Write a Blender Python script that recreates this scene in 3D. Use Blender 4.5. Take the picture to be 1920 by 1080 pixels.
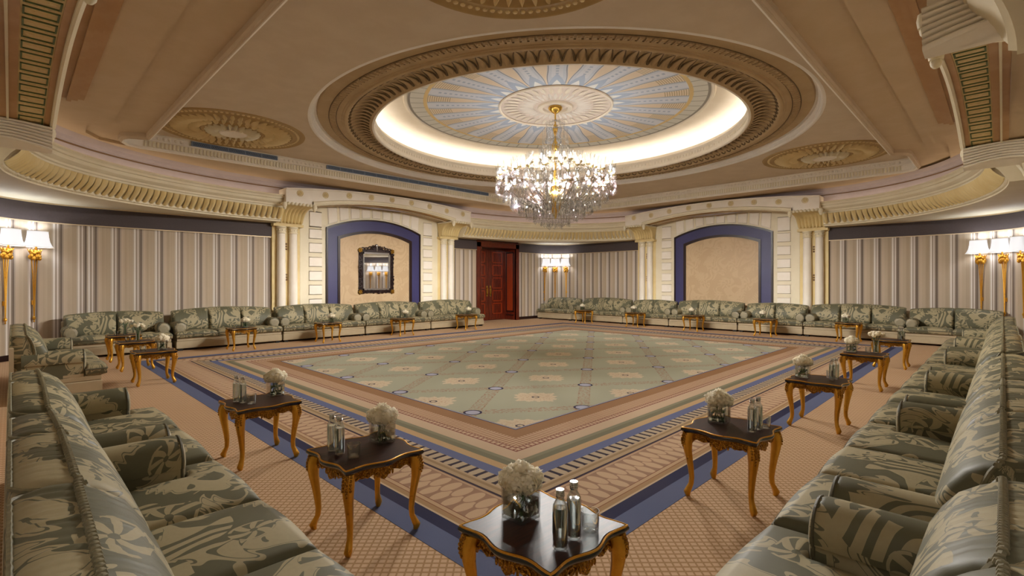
import bpy, bmesh, math, random
from mathutils import Vector, Matrix
from mathutils.geometry import tessellate_polygon
PI = math.pi
rnd = random.Random(7)
for o in list(bpy.data.objects): bpy.data.objects.remove(o)
S = bpy.context.scene
C = S.collection

# ------------------------------------------------------------------ camera, world, exposure
cam_d = bpy.data.cameras.new('camera'); cam = bpy.data.objects.new('camera', cam_d); C.objects.link(cam)
cam.location = (0, 0, 1.70)
cam.rotation_euler = (PI/2, 0, math.radians(-45.3))
cam_d.sensor_width = 36.0; cam_d.lens = 36*930/1920; cam_d.shift_y = -10/1920
cam_d.clip_start = 0.02; cam_d.clip_end = 100
S.camera = cam
w = bpy.data.worlds.new('world'); S.world = w; w.use_nodes = True
w.node_tree.nodes['Background'].inputs[0].default_value = (0, 0, 0, 1)
S.view_settings.view_transform = 'Standard'; S.view_settings.look = 'None'
S.view_settings.gamma = 1.0; S.view_settings.use_curve_mapping = False
S.view_settings.exposure = 0.0
# light levels of the place's own lamps
CHANDELIER_W = 2300.0      # watts of the chandelier
CHANDELIER_UP = .06        # share of it that goes up to the dome
COVE = 7.0                 # dome cove strip emission
CORNICE = 3.0              # cornice cove strip emission
SCONCE_W = 11.0            # each sconce

# ------------------------------------------------------------------ room measures (metres)
CX, CY = 9.15, 7.60                     # centre of the hall
X0, X1, Y0, Y1 = -0.70, 19.0, -0.65, 15.85
ZS, ZT = 4.70, 5.00                     # soffit, tray ceiling
CORNER_R = 2.0                          # left, right and near corner
BACK_R = 1.0                            # far corner

# ------------------------------------------------------------------ node helper
def lin(c):
    if isinstance(c, str):
        c = c.lstrip('#'); c = [int(c[i:i+2], 16)/255 for i in (0, 2, 4)]
        return tuple(v/12.92 if v <= .04045 else ((v+.055)/1.055)**2.4 for v in c)
    return tuple(c)
class V:
    def __init__(s, g, k): s.g = g; s.k = k
    def __add__(a, b): return a.g.m('ADD', a, b)
    __radd__ = __add__
    def __sub__(a, b): return a.g.m('SUBTRACT', a, b)
    def __rsub__(a, b): return a.g.m('SUBTRACT', b, a)
    def __mul__(a, b): return a.g.m('MULTIPLY', a, b)
    __rmul__ = __mul__
    def __truediv__(a, b): return a.g.m('DIVIDE', a, b)
    def __lt__(a, b): return a.g.m('LESS_THAN', a, b)
    def __gt__(a, b): return a.g.m('GREATER_THAN', a, b)
class G:
    def __init__(s, nt): s.nt = nt
    def new(s, t): return s.nt.nodes.new(t)
    def put(s, sock, v):
        if isinstance(v, V): s.nt.links.new(v.k, sock)
        elif isinstance(v, (tuple, list, str)) and sock.type == 'RGBA': sock.default_value = (*lin(v)[:3], 1)
        else: sock.default_value = v
    def m(s, op, *a):
        n = s.new('ShaderNodeMath'); n.operation = op
        for i, v in enumerate(a): s.put(n.inputs[i], v)
        return V(s, n.outputs[0])
    def sin(s, a): return s.m('SINE', a)
    def cos(s, a): return s.m('COSINE', a)
    def abs(s, a): return s.m('ABSOLUTE', a)
    def fract(s, a): return s.m('FRACT', a)
    def floor(s, a): return s.m('FLOOR', a)
    def min(s, a, b): return s.m('MINIMUM', a, b)
    def max(s, a, b): return s.m('MAXIMUM', a, b)
    def sqrt(s, a): return s.m('SQRT', a)
    def atan2(s, a, b): return s.m('ARCTAN2', a, b)
    def between(s, a, lo, hi): return (a > lo) * (a < hi)
    def step(s, a, lo, hi):
        n = s.new('ShaderNodeMapRange'); n.interpolation_type = 'SMOOTHSTEP'
        s.put(n.inputs[0], a); n.inputs[1].default_value = lo; n.inputs[2].default_value = hi
        return V(s, n.outputs[0])
    def sep(s, v):
        n = s.new('ShaderNodeSeparateXYZ'); s.nt.links.new(v.k, n.inputs[0]); return [V(s, n.outputs[i]) for i in range(3)]
    def comb(s, x, y, z=0.0):
        n = s.new('ShaderNodeCombineXYZ')
        for i, v in enumerate((x, y, z)): s.put(n.inputs[i], v)
        return V(s, n.outputs[0])
    def pos(s): return V(s, s.new('ShaderNodeNewGeometry').outputs['Position'])
    def obj(s): return V(s, s.new('ShaderNodeTexCoord').outputs['Object'])
    def uv(s): return V(s, s.new('ShaderNodeTexCoord').outputs['UV'])
    def noise(s, v, scale, detail=2.0, rough=.5, col=False):
        n = s.new('ShaderNodeTexNoise'); s.nt.links.new(v.k, n.inputs['Vector'])
        n.inputs['Scale'].default_value = scale; n.inputs['Detail'].default_value = detail; n.inputs['Roughness'].default_value = rough
        return V(s, n.outputs[1 if col else 0])
    def voro(s, v, scale, feature='F1'):
        n = s.new('ShaderNodeTexVoronoi'); n.feature = feature; s.nt.links.new(v.k, n.inputs['Vector']); n.inputs['Scale'].default_value = scale
        return V(s, n.outputs[0])
    def mix(s, f, a, b):
        n = s.new('ShaderNodeMix'); n.data_type = 'RGBA'
        s.put(n.inputs[0], f); s.put(n.inputs[6], a); s.put(n.inputs[7], b); return V(s, n.outputs[2])
    def ramp(s, f, stops, mode='CONSTANT'):
        n = s.new('ShaderNodeValToRGB'); r = n.color_ramp; r.interpolation = mode; s.put(n.inputs[0], f)
        while len(r.elements) < len(stops): r.elements.new(0.5)
        for e, (p, c) in zip(r.elements, sorted(stops, key=lambda q: q[0])): e.position = p; e.color = (*lin(c)[:3], 1)
        return V(s, n.outputs[0])
MATS = {}
def mat(name, color='#808080', rough=.6, metal=0., fn=None, spec=None, bump=0., sheen=0., trans=0., ior=1.45, emit=None, estr=0., coat=0., alpha=None):
    m = bpy.data.materials.new(name); m.use_nodes = True; nt = m.node_tree; g = G(nt)
    b = nt.nodes['Principled BSDF']
    g.put(b.inputs['Base Color'], color); b.inputs['Roughness'].default_value = rough; b.inputs['Metallic'].default_value = metal
    if spec is not None: b.inputs['Specular IOR Level'].default_value = spec
    if sheen: b.inputs['Sheen Weight'].default_value = sheen
    if trans: b.inputs['Transmission Weight'].default_value = trans; b.inputs['IOR'].default_value = ior
    if coat: b.inputs['Coat Weight'].default_value = coat; b.inputs['Coat Roughness'].default_value = .06
    if emit: g.put(b.inputs['Emission Color'], emit); b.inputs['Emission Strength'].default_value = estr
    if alpha is not None: b.inputs['Alpha'].default_value = alpha
    if fn:
        r = fn(g)
        if 'color' in r: g.put(b.inputs['Base Color'], r['color'])
        if 'rough' in r: g.put(b.inputs['Roughness'], r['rough'])
        if 'bump' in r:
            n = g.new('ShaderNodeBump'); n.inputs['Strength'].default_value = r.get('bs', .5); n.inputs['Distance'].default_value = r.get('bd', .01)
            g.put(n.inputs['Height'], r['bump']); nt.links.new(n.outputs[0], b.inputs['Normal'])
    MATS[name] = m
    return m

# ------------------------------------------------------------------ materials
def f_plaster(a, b):
    def fn(g):
        n = g.noise(g.pos(), 2.2, 4, .6)
        return dict(color=g.mix(g.step(n, .35, .7), a, b), bump=g.noise(g.pos(), 90, 2), bs=.04)
    return fn
mat('ceiling_paint', fn=f_plaster('#cfbca3', '#d5c3ab'), rough=.75)
mat('soffit_paint', fn=f_plaster('#cbb392', '#d0b99b'), rough=.75)
mat('cream', fn=f_plaster('#e2d6b8', '#e7dcc0'), rough=.6)
mat('cream_gold', fn=f_plaster('#dcc489', '#e2cd98'), rough=.6)
mat('ivory', fn=f_plaster('#ece2d2', '#f1e8da'), rough=.6)
mat('lilac', fn=f_plaster('#b3a6a8', '#baadaf'), rough=.7)
mat('ring_brown', fn=f_plaster('#b59a72', '#bea47d'), rough=.65)
mat('ring_dark', '#6f5a3e', .7)
mat('line_brown', '#7a5c3c', .7)
mat('white_plaster', fn=f_plaster('#f1ebe4', '#f5f0ea'), rough=.6)
mat('orange_warm_tint', fn=f_plaster('#b48a5a', '#be966a'), rough=.55)  # tan-orange soffit strips; on the beams it carries the warm light's tint
mat('medallion_gold', fn=f_plaster('#d9c08a', '#e2cb99'), rough=.5)
mat('medallion_base_shade', fn=f_plaster('#a98a55', '#b2945e'), rough=.65)  # darkened base stands in for shade between the raised petals
mat('navy_frame', fn=lambda g: dict(color=g.mix(g.noise(g.pos(), 1.2, 3), '#2d2a52', '#39386a'), bump=g.noise(g.pos(), 300, 1), bs=.1), rough=.45, sheen=.2)
mat('dark_wood', fn=lambda g: dict(color=g.mix(g.noise(g.pos(), 6, 4), '#1c0c0a', '#2a130f')), rough=.35)
mat('pelmet', fn=lambda g: dict(color=g.mix(g.noise(g.pos(), 25, 4, .7), '#3e3433', '#4d4343'), bump=g.noise(g.pos(), 60, 3), bs=.2), rough=.7)
mat('brass_line', '#cdb896', .45, .3)
mat('grille', '#8593a8', .5)
mat('grille_dark', '#56657c', .6)
mat('green_line', '#5f6d46', .7)
mat('floor_plinth', '#100c0a', .6)

def f_door(g):
    x, y, z = g.sep(g.pos())
    n = g.noise(g.comb(x*9.0, y*9.0, z*.9), 3.0, 5, .6)
    return dict(color=g.mix(g.step(n, .3, .75), '#3f130a', '#762810'), bump=n, bs=.05)
mat('mahogany', fn=f_door, rough=.3, coat=.3)
mat('mahogany_red', fn=lambda g: dict(color=g.mix(g.noise(g.pos(), 2, 3), '#8a300f', '#9c3a14')), rough=.3, coat=.3)

def f_gold(g):
    n = g.noise(g.pos(), 24, 3)
    return dict(color=g.mix(n, '#c98f26', '#e3ad45'), rough=g.step(n, .0, 1.)*.25+.22, bump=g.noise(g.pos(), 160, 2), bs=.12)
mat('gilt', fn=f_gold, metal=.75)
def f_carved(g):
    p = g.pos(); v = g.voro(p, 95); n = g.noise(p, 60, 2)
    h = g.m('ADD', v, n)
    return dict(color=g.mix(g.step(v, .1, .6), '#e0a63c', '#8f5f14'), bump=g.m('MULTIPLY', h, -1.0), bs=.8, bd=.006)
mat('gilt_carved', fn=f_carved, metal=.7, rough=.35)
mat('chrome_gold', '#d8b25a', .2, 1.0)
mat('pale_gold', '#e2cf9a', .25, .9)
mat('silver', '#c9c9cc', .22, 1.0)
def f_mahtop(g):
    x, y, z = g.sep(g.obj())
    n = g.noise(g.comb(x*3.0, y*24.0, z), 2.4, 5, .6)
    return dict(color=g.mix(g.step(n, .3, .7), '#21100b', '#3a1b11'))
mat('table_top', fn=f_mahtop, rough=.38, spec=.12)
mat('table_edge', '#150a08', .2, coat=.5)
mat('water', '#eef6f4', .0, trans=1.0, ior=1.33)
mat('bottle_label', '#3f8a97', .35)
def petal_mat():
    m = mat('petal', '#fff8e4', .7); nt = m.node_tree; b = nt.nodes['Principled BSDF']; o = nt.nodes['Material Output']
    t = nt.nodes.new('ShaderNodeBsdfTranslucent'); t.inputs[0].default_value = (1.0, .94, .78, 1)
    mx = nt.nodes.new('ShaderNodeMixShader'); mx.inputs[0].default_value = .45
    nt.links.new(b.outputs[0], mx.inputs[1]); nt.links.new(t.outputs[0], mx.inputs[2]); nt.links.new(mx.outputs[0], o.inputs[0])
petal_mat()
mat('leaf', fn=lambda g: dict(color=g.mix(g.noise(g.obj(), 30, 2), '#24401d', '#4d7233')), rough=.4)
mat('stem', '#3f5a28', .5)

# damask: u, v in metres
def f_damask(dark, light, scale=1.0, shade='#4a4534'):
    def fn(g):
        u, v, _ = g.sep(g.uv())
        p = g.comb(u/scale, v/scale, 0.0)
        n1 = g.noise(p, 3.3, 0.0); n2 = g.noise(g.comb(u/scale, v/scale, 7.3), 2.6, 0.0); n3 = g.noise(g.comb(u/scale, v/scale, 3.1), 2.2, 0.0)
        us = u/scale; vs = v/scale
        fing = g.sin(n2*62.0)
        n = n1 + fing*.052
        leafy = n > .525
        vein = g.between(n, .57, .588)
        zone = n3 > .60
        stripe = g.sin(us*34.0 + vs*22.0 + n1*30.0) > -.2
        mot = leafy*(1.0-vein)
        mot = zone*stripe + (1.0-zone)*mot
        wu = us + (n1-.5)*.25; wv = vs + (n2-.5)*.25
        row = g.floor(wv/.44)
        cu = g.fract(wu/.52 + row*.37) - .5; cv = g.fract(wv/.44) - .5
        r = g.sqrt(cu*cu*1.35 + cv*cv); th = g.atan2(cv, cu)
        fan = g.sin(th*6.0 + r*11.0) > (r*5.2 - 1.15)
        fan = g.max(fan*(r > .055), g.between(r, .27, .305)*(g.sin(th*2.0+1.0) > -.55))
        inr = r < .31
        mot = inr*fan + (1.0-inr)*mot
        fine = g.sin(u*900.0)*.5+.5
        col = g.mix(mot, dark, light)
        col = g.mix(g.noise(p, 40, 2)*.18, col, shade)
        return dict(color=col, rough=mot*.10+.52, bump=g.m('ADD', mot*.6, fine*.1), bs=.12, bd=.003)
    return fn
mat('sofa_damask', fn=f_damask('#605e49', '#a39776', .95), rough=.55, spec=.3)
mat('sofa_cream', fn=lambda g: dict(color=g.mix(g.noise(g.pos(), 8, 3), '#a8987a', '#b3a385'), bump=g.noise(g.pos(), 200, 1), bs=.08), rough=.5)
mat('sofa_arm_front_lit', fn=lambda g: dict(color=g.mix(g.noise(g.obj(), 14, 2), '#7d7660', '#9d9174')), rough=.5)  # lighter khaki puts light reflected off the arm fronts into the colour
mat('piping', fn=lambda g: dict(color='#565240', bump=g.noise(g.obj(), 180, 1), bs=.3), rough=.55)
mat('rope', fn=lambda g: dict(color=g.mix(g.noise(g.obj(), 60, 1), '#5f5c46', '#8f8667')), rough=.6)
mat('damask_tan', fn=f_damask('#bb9f7a', '#c4a984', 1.5, '#bb9f7a'), rough=.5)

def f_curtain(g):
    u, v, _ = g.sep(g.uv())
    f = g.fract(u/.45)
    col = g.ramp(f, [(0, '#6e5f53'), (.085, '#9c8d7c'), (.12, '#8a7b6b'), (.15, '#d9cfc5'), (.205, '#a8998a'), (.255, '#9b8c7c'), (.285, '#ded6cd'), (.36, '#b5a794'),
                     (.42, '#ad9b83'), (.60, '#b6a48c'), (.78, '#bba993'), (.93, '#a59685')])
    return dict(color=col, bump=g.sin(f*6.2832*2.0), bs=.12, bd=.01)
mat('curtain', fn=f_curtain, rough=.7, sheen=.1)

def f_carpet(g):
    x, y, z = g.sep(g.pos())
    P = .047
    a = g.abs(g.fract((x+y)*(.7071/P))-.5); b = g.abs(g.fract((x-y)*(.7071/P))-.5)
    ln = g.max(a > .33, b > .38)
    col = g.mix(ln, '#d2b394', '#a98763')
    col = g.mix(g.noise(g.pos(), 1.1, 3)*.3, col, '#b8956f')
    return dict(color=col, bump=g.noise(g.pos(), 320, 1), bs=.3, bd=.004)
mat('carpet', fn=f_carpet, rough=.95, spec=.1)

RX0, RX1, RY0, RY1 = 1.90, 16.50, 1.80, 13.30
def f_rug(g):
    x, y, z = g.sep(g.pos())
    cx, cy, hx, hy = (RX0+RX1)/2, (RY0+RY1)/2, (RX1-RX0)/2, (RY1-RY0)/2
    dx = hx - g.abs(x-cx); dy = hy - g.abs(y-cy)
    D = g.min(dx, dy)
    isx = dx < dy
    al = isx*y + (1.0-isx)*x
    L = 2.4
    st = [(0, '#5d6788'), (.185, '#262c4e'), (.300, '#c9b294'), (.312, '#ab8a66'), (.365, '#8d6245'), (.375, '#c2a483'), (.405, '#8a5c44'), (.418, '#c9ab8c'),
          (.80, '#b99a7c'), (.822, '#33273a'), (.85, '#b39a7a'), (.895, '#9b8263'), (.93, '#b8a082'), (.965, '#b7a58c'), (1.115, '#626b90'), (1.24, '#bb9d75'), (1.35, '#77745f'),
          (1.43, '#85826b'), (1.49, '#c4ab90'), (1.66, '#7f4c44'), (1.68, '#c4a88c'), (1.735, '#7f4c44'), (1.755, '#c6a98a'), (1.975, '#96704f'), (2.19, '#2e3050'), (2.205, '#a8a8b8'), (2.225, '#2e3050'), (2.235, '#8d8f78')]
    col = g.ramp(D/L, [(p/L, c) for p, c in st])
    # band of long eggs
    t = (D-.418)/.385
    u = g.fract(al/.145)-.5; u2 = g.fract(al/.145+.5)-.5
    e1 = (u/.45)*(u/.45) + ((t-.68)/.33)*((t-.68)/.33)
    e2 = (u2/.42)*(u2/.42) + ((t-.26)/.33)*((t-.26)/.33)
    br = g.max((e1 > 1.0)*(e2 > 1.0), g.max(g.between(e1, .72, 1.02), g.between(e2, .72, 1.02)*(e1 > .9)))*g.between(t, .0, .99)
    col = g.mix(br*.75, col, '#8f6c5a')
    # ladder
    v = g.fract(al/.12)-.5; tl = (D-.965)/.15
    lad = g.between(tl, .0, 1.0)*g.max(g.abs(v) < .17, g.abs(v)*1.2 + tl*.5 < .30)
    col = g.mix(lad, col, '#2f2838')
    # fringe
    vv = g.fract(al/.05)-.5; tf = (D-1.755)/.22
    fr = g.between(tf, .0, 1.0)*(g.abs(vv) < .23)
    col = g.mix(fr, col, '#9c745c')
    bd = g.between(D, 1.68, 1.735)*(g.abs(g.fract(al/.07)-.5) < .16)
    col = g.mix(bd, col, '#8b5a4c')
    # field lattice
    inf = D > 2.235
    a = (x-4.25)/1.23; b = (y-4.07)/.86
    s1 = g.abs(g.fract((a+b)*.5)-.5)*2.0      # 0 at odd lines, 1 at even
    s2 = g.abs(g.fract((a-b)*.5)-.5)*2.0
    nz = g.noise(g.pos(), 26, 2)
    band = g.max(s1 < .13, s2 < .13)
    edge = g.max(g.between(s1, .10, .13), g.between(s2, .10, .13))
    field = g.mix(g.noise(g.pos(), .5, 2), '#a3a48f', '#a9a893')
    field = g.mix(band*(nz > .53)*.6, field, '#a0735f')
    field = g.mix(edge*(nz > .5)*.55, field, '#93654f')
    # nodes
    na = (g.fract((a+b-1.0)*.5+.5)-.5)*2.0; nb = (g.fract((a-b-1.0)*.5+.5)-.5)*2.0
    ex = (na+nb)*.5*1.23; ey = (na-nb)*.5*.86
    rr = g.sqrt(ex*ex+ey*ey)
    field = g.mix(rr < .125, field, '#2c2d4a'); field = g.mix(rr < .095, field, '#a9abc0')
    # medallions
    ma = (g.fract((a+b)*.5+.5)-.5)*2.0; mb = (g.fract((a-b)*.5+.5)-.5)*2.0
    mx = (ma+mb)*.5*1.23; my = (ma-mb)*.5*.86
    p = (mx+my)*.7071; q = (mx-my)*.7071
    wob = g.sin(g.atan2(q, p)*12.0)*.03 + (nz-.5)*.12
    md = g.max(g.abs(p)*1.02, g.abs(q)*.92) + (g.abs(p)+g.abs(q))*.12
    field = g.mix((md + wob) < .31, field, '#cbbba0')
    field = g.mix((md + wob*.5 < .25)*(nz > .55), field, '#bfa88e')
    rm = g.sqrt(mx*mx+my*my)
    field = g.mix(g.between(rm, .035, .06), field, '#4a4550')
    col = g.mix(inf, col, field)
    col = g.mix(g.noise(g.pos(), 1.3, 3)*.12, col, '#9a8468')
    return dict(color=col, bump=g.noise(g.pos(), 260, 1), bs=.3, bd=.004)
mat('rug', fn=f_rug, rough=.95, spec=.1)

def f_dome(g):
    x, y, z = g.sep(g.pos()); x = x-CX; y = y-CY
    r = g.sqrt(x*x+y*y); th = g.atan2(y, x)
    Nn = 22
    a = g.abs(g.fract(th*(Nn/(2*PI)))-.5)*2.0     # 0 centre of ray, 1 between
    t = (r-1.34)/1.68
    base = g.ramp(r/3.6, [(0, '#e6d9cf'), (1.30/3.6, '#d9b98c'), (1.36/3.6, '#dfe0e6'), (3.02/3.6, '#d8bd86'), (3.10/3.6, '#cfcdc6'), (3.40/3.6, '#8f8a84'), (3.45/3.6, '#ddd4c4')])
    inz = g.between(r, 1.36, 3.02)
    wd = .92 - t*.42 + g.sin(t*9.0)*.06
    ray = inz*(a < wd)
    col = g.mix(inz*(1.0-ray), base, '#e3d2be')
    hatch = inz*(1.0-ray)*(r > 2.5)*(g.fract(r/.05) < .4)
    col = g.mix(hatch, col, '#b6a686')
    col = g.mix(ray, col, '#c9d0de')
    col = g.mix(ray*(a < wd*.55)*(t > .25), col, '#d6dae6')
    col = g.mix(ray*g.between(a, .0, .10)*g.between(t, .3, .9)*(g.fract(r/.12) < .5), col, '#a9b7cd')
    ln = inz*g.between(a-wd, -.10, -.03)
    col = g.mix(ln, col, '#8b8f9c')
    tip = inz*g.between(t + a*.35, .16, .36)
    col = g.mix(tip, col, '#aebdd4')
    pet = inz*((t + a*.30) < .17)
    col = g.mix(pet, col, '#eef0f2')
    rad = g.between(r, 3.10, 3.40)*(g.abs(g.fract(th*(66/(2*PI)))-.5) > .43)
    col = g.mix(rad, col, '#a9a79f')
    return dict(color=col)
mat('dome_paint', fn=f_dome, rough=.8)

def emissive(name, color, strength):
    m = bpy.data.materials.new(name); m.use_nodes = True; nt = m.node_tree
    for n in list(nt.nodes): nt.nodes.remove(n)
    o = nt.nodes.new('ShaderNodeOutputMaterial'); e = nt.nodes.new('ShaderNodeEmission')
    e.inputs[0].default_value = (*lin(color), 1); e.inputs[1].default_value = strength
    nt.links.new(e.outputs[0], o.inputs[0]); MATS[name] = m
emissive('cove_led', (1.0, .93, .82), COVE)
emissive('cornice_led', (1.0, .80, .58), CORNICE)
emissive('bulb', (1.0, .97, .96), 14.0)
def shade_mat():
    m = bpy.data.materials.new('lamp_shade'); m.use_nodes = True; nt = m.node_tree
    b = nt.nodes['Principled BSDF']; b.inputs['Base Color'].default_value = (.9, .9, .92, 1); b.inputs['Roughness'].default_value = .7
    b.inputs['Emission Color'].default_value = (.86, .91, 1, 1); b.inputs['Emission Strength'].default_value = .55
    MATS['lamp_shade'] = m
shade_mat()
def thin_glass(name, tint, a):
    m = bpy.data.materials.new(name); m.use_nodes = True; nt = m.node_tree
    for n in list(nt.nodes): nt.nodes.remove(n)
    o = nt.nodes.new('ShaderNodeOutputMaterial'); t = nt.nodes.new('ShaderNodeBsdfTransparent'); gl = nt.nodes.new('ShaderNodeBsdfGlossy')
    mx = nt.nodes.new('ShaderNodeMixShader'); lw = nt.nodes.new('ShaderNodeLayerWeight'); lw.inputs[0].default_value = a
    t.inputs[0].default_value = (*tint, 1); gl.inputs[1].default_value = .03
    nt.links.new(lw.outputs[1], mx.inputs[0]); nt.links.new(t.outputs[0], mx.inputs[1]); nt.links.new(gl.outputs[0], mx.inputs[2]); nt.links.new(mx.outputs[0], o.inputs[0])
    MATS[name] = m
thin_glass('shade_glass', (.96, .97, .98), .30)
thin_glass('glass', (.95, .965, .96), .38)
thin_glass('crystal', (.965, .97, .98), .50)
thin_glass('arm_glass', (.90, .90, .88), .55)
def mirror_mat():
    mat('mirror', '#e8e8ea', .02, 1.0)
mirror_mat()

# ------------------------------------------------------------------ mesh builder
class MB:
    def __init__(s): s.v = []; s.f = []; s.uv = {}; s.mi = []
    def face(s, idx, uv=None, mi=0):
        s.f.append(tuple(idx)); s.mi.append(mi)
        if uv: s.uv[len(s.f)-1] = uv
    def box(s, a, b, mi=0):
        n = len(s.v)
        for z in (a[2], b[2]):
            for (x, y) in ((a[0], a[1]), (b[0], a[1]), (b[0], b[1]), (a[0], b[1])): s.v.append((x, y, z))
        for q in ((3, 2, 1, 0), (4, 5, 6, 7), (0, 1, 5, 4), (1, 2, 6, 5), (2, 3, 7, 6), (3, 0, 4, 7)): s.face([n+i for i in q], mi=mi)
        return s
    def grid(s, pts, cu=False, cv=False, uvs=None, mi=0, flip=False):
        n = len(s.v); R = len(pts); K = len(pts[0])
        for r in pts: s.v.extend(tuple(p) for p in r)
        for i in range(R if cu else R-1):
            for j in range(K if cv else K-1):
                i2, j2 = (i+1) % R, (j+1) % K
                q = [n+i*K+j, n+i*K+j2, n+i2*K+j2, n+i2*K+j]
                u = [uvs[i][j], uvs[i][j2], uvs[i2][j2], uvs[i2][j]] if uvs else None
                if flip: q.reverse(); u = u[::-1] if u else None
                s.face(q, u, mi)
        return s
    def cap(s, pts, flip=False, mi=0):
        n = len(s.v); s.v.extend(tuple(p) for p in pts); idx = list(range(n, n+len(pts)))
        if flip: idx.reverse()
        s.face(idx, mi=mi)
        return s
    def lathe(s, prof, n=24, c=(0, 0, 0), a0=0., a1=2*PI, sx=1., sy=1., mi=0):
        full = abs(a1-a0-2*PI) < 1e-6; k = n if full else n+1
        pts = []
        for i in range(k):
            a = a0+(a1-a0)*i/n
            pts.append([(c[0]+sx*r*math.cos(a), c[1]+sy*r*math.sin(a), c[2]+z) for r, z in prof])
        return s.grid(pts, cu=full, mi=mi)
    def tube(s, path, rad, n=6, closed=False, caps=True, mi=0):
        P = [Vector(p) for p in path]; R = rad if isinstance(rad, (list, tuple)) else [rad]*len(P)
        rings = []; up = None
        for i, p in enumerate(P):
            if closed: t = P[(i+1) % len(P)]-P[i-1]
            else: t = P[min(i+1, len(P)-1)]-P[max(i-1, 0)]
            t.normalize() if t.length > 0 else None
            if up is None:
                up = Vector((0, 0, 1)) if abs(t.z) < .9 else Vector((1, 0, 0))
            x = up.cross(t); 
            if x.length < 1e-6: x = Vector((1, 0, 0)).cross(t)
            x.normalize(); y = t.cross(x); up = y
            rings.append([p + x*(R[i]*math.cos(2*PI*k/n)) + y*(R[i]*math.sin(2*PI*k/n)) for k in range(n)])
        s.grid(rings, cu=closed, cv=True, mi=mi)
        if caps and not closed: s.cap(rings[0], True, mi); s.cap(rings[-1], False, mi)
        return s
    def ball(s, c, r, n=8, m=6, sc=(1, 1, 1), mi=0):
        pts = []
        for i in range(m+1):
            a = -PI/2+PI*i/m
            pts.append([(c[0]+sc[0]*r*math.cos(a)*math.cos(2*PI*j/n), c[1]+sc[1]*r*math.cos(a)*math.sin(2*PI*j/n), c[2]+sc[2]*r*math.sin(a)) for j in range(n)])
        return s.grid(pts, cv=True, mi=mi)
    def poly(s, loops, z, down=True, mi=0):
        vs = [[Vector((p[0], p[1], 0)) for p in l] for l in loops]
        tri = tessellate_polygon(vs); n = len(s.v)
        for l in loops: s.v.extend((p[0], p[1], z) for p in l)
        for t in tri:
            a, b, c = (Vector(s.v[n+i]) for i in t)
            up = (b-a).cross(c-a).z > 0
            s.face([n+i for i in (t if up != down else t[::-1])], mi=mi)
        return s
    def sweep(s, path, nor, prof, closed=False, mi=0, z=None, uvs=None):
        pts = []
        for i, (p, nn) in enumerate(zip(path, nor)):
            pts.append([(p[0]+nn[0]*q, p[1]+nn[1]*q, h) for q, h in prof])
        return s.grid(pts, cu=closed, mi=mi)
    def xf(s, M):
        s.v = [tuple(M @ Vector(v)) for v in s.v]; return s
    def mesh(s, name, smooth=True, angle=38):
        me = bpy.data.meshes.new(name); me.from_pydata(s.v, [], s.f)
        if s.uv:
            l = me.uv_layers.new(name='UVMap')
            for p in me.polygons:
                u = s.uv.get(p.index)
                if u:
                    for k, li in enumerate(p.loop_indices): l.data[li].uv = u[k]
        if any(s.mi): me.polygons.foreach_set('material_index', s.mi)
        if smooth:
            me.shade_smooth(); me.set_sharp_from_angle(angle=math.radians(angle))
        me.validate(); me.update()
        return me
def link(name, me, parent=None, loc=None, rz=None, material=None):
    if isinstance(me, MB): me = me.mesh(name)
    o = bpy.data.objects.new(name, me); C.objects.link(o)
    if material and me and not me.materials:
        for m_ in (material if isinstance(material, (list, tuple)) else [material]): me.materials.append(MATS[m_])
    if parent: o.parent = parent
    if loc is not None: o.location = loc
    if rz is not None: o.rotation_euler = (0, 0, rz)
    return o
def tag(o, label, cat, group=None):
    o['label'] = label; o['category'] = cat
    if group: o['group'] = group
    return o
def struct(o, label=None):
    o['kind'] = 'structure'
    if label: o['label'] = label
    return o
def stuff(o): o['kind'] = 'stuff'; return o
def empty(name, loc=(0, 0, 0), rz=0.):
    o = bpy.data.objects.new(name, None); C.objects.link(o); o.location = loc; o.rotation_euler = (0, 0, rz); o.empty_display_size = .1
    return o
def copy_tree(o, parent=None):
    c = o.copy(); C.objects.link(c); c.parent = parent
    for ch in o.children: copy_tree(ch, c)
    return c

# ------------------------------------------------------------------ floor and rug
struct(link('floor', MB().box((X0-.6, Y0-.6, -.1), (X1+.6, Y1+1.4, 0)), material='carpet'), 'beige carpet with a small brown lattice pattern')
rug = link('area_rug', MB().box((RX0, RY0, 0.0), (RX1, RY1, .002)), material='rug')
tag(rug, 'huge green and beige bordered area rug with blue bands in the middle of the hall', 'rug')

# ------------------------------------------------------------------ walls
def arc(cx, cy, r, a0, a1, n):
    return [(cx+r*math.cos(a0+(a1-a0)*i/n), cy+r*math.sin(a0+(a1-a0)*i/n)) for i in range(n+1)]
def line(a, b, step=.05):
    L = math.hypot(b[0]-a[0], b[1]-a[1]); n = max(1, int(L/step))
    return [(a[0]+(b[0]-a[0])*i/n, a[1]+(b[1]-a[1])*i/n) for i in range(n+1)]
def wall_strip(mb, path, z0, z1, u0=0., off=0., wave=0.):
    u = u0; us = [u0]
    for a, b in zip(path, path[1:]): u += math.hypot(b[0]-a[0], b[1]-a[1]); us.append(u)
    pts = []
    for i, p in enumerate(path):
        a = path[max(i-1, 0)]; b = path[min(i+1, len(path)-1)]
        t = Vector((b[0]-a[0], b[1]-a[1])).normalized(); n = Vector((-t.y, t.x))
        q = off + wave*math.sin(us[i]/.45*2*PI*2)
        pts.append([(p[0]+n.x*q, p[1]+n.y*q, z0), (p[0]+n.x*q, p[1]+n.y*q, z1)])
    uv = [[(us[i], z0), (us[i], z1)] for i in range(len(path))]
    mb.grid(pts, uvs=uv)
    return us[-1]
ZB, ZC = 3.10, 3.52
R_ = CORNER_R
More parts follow.
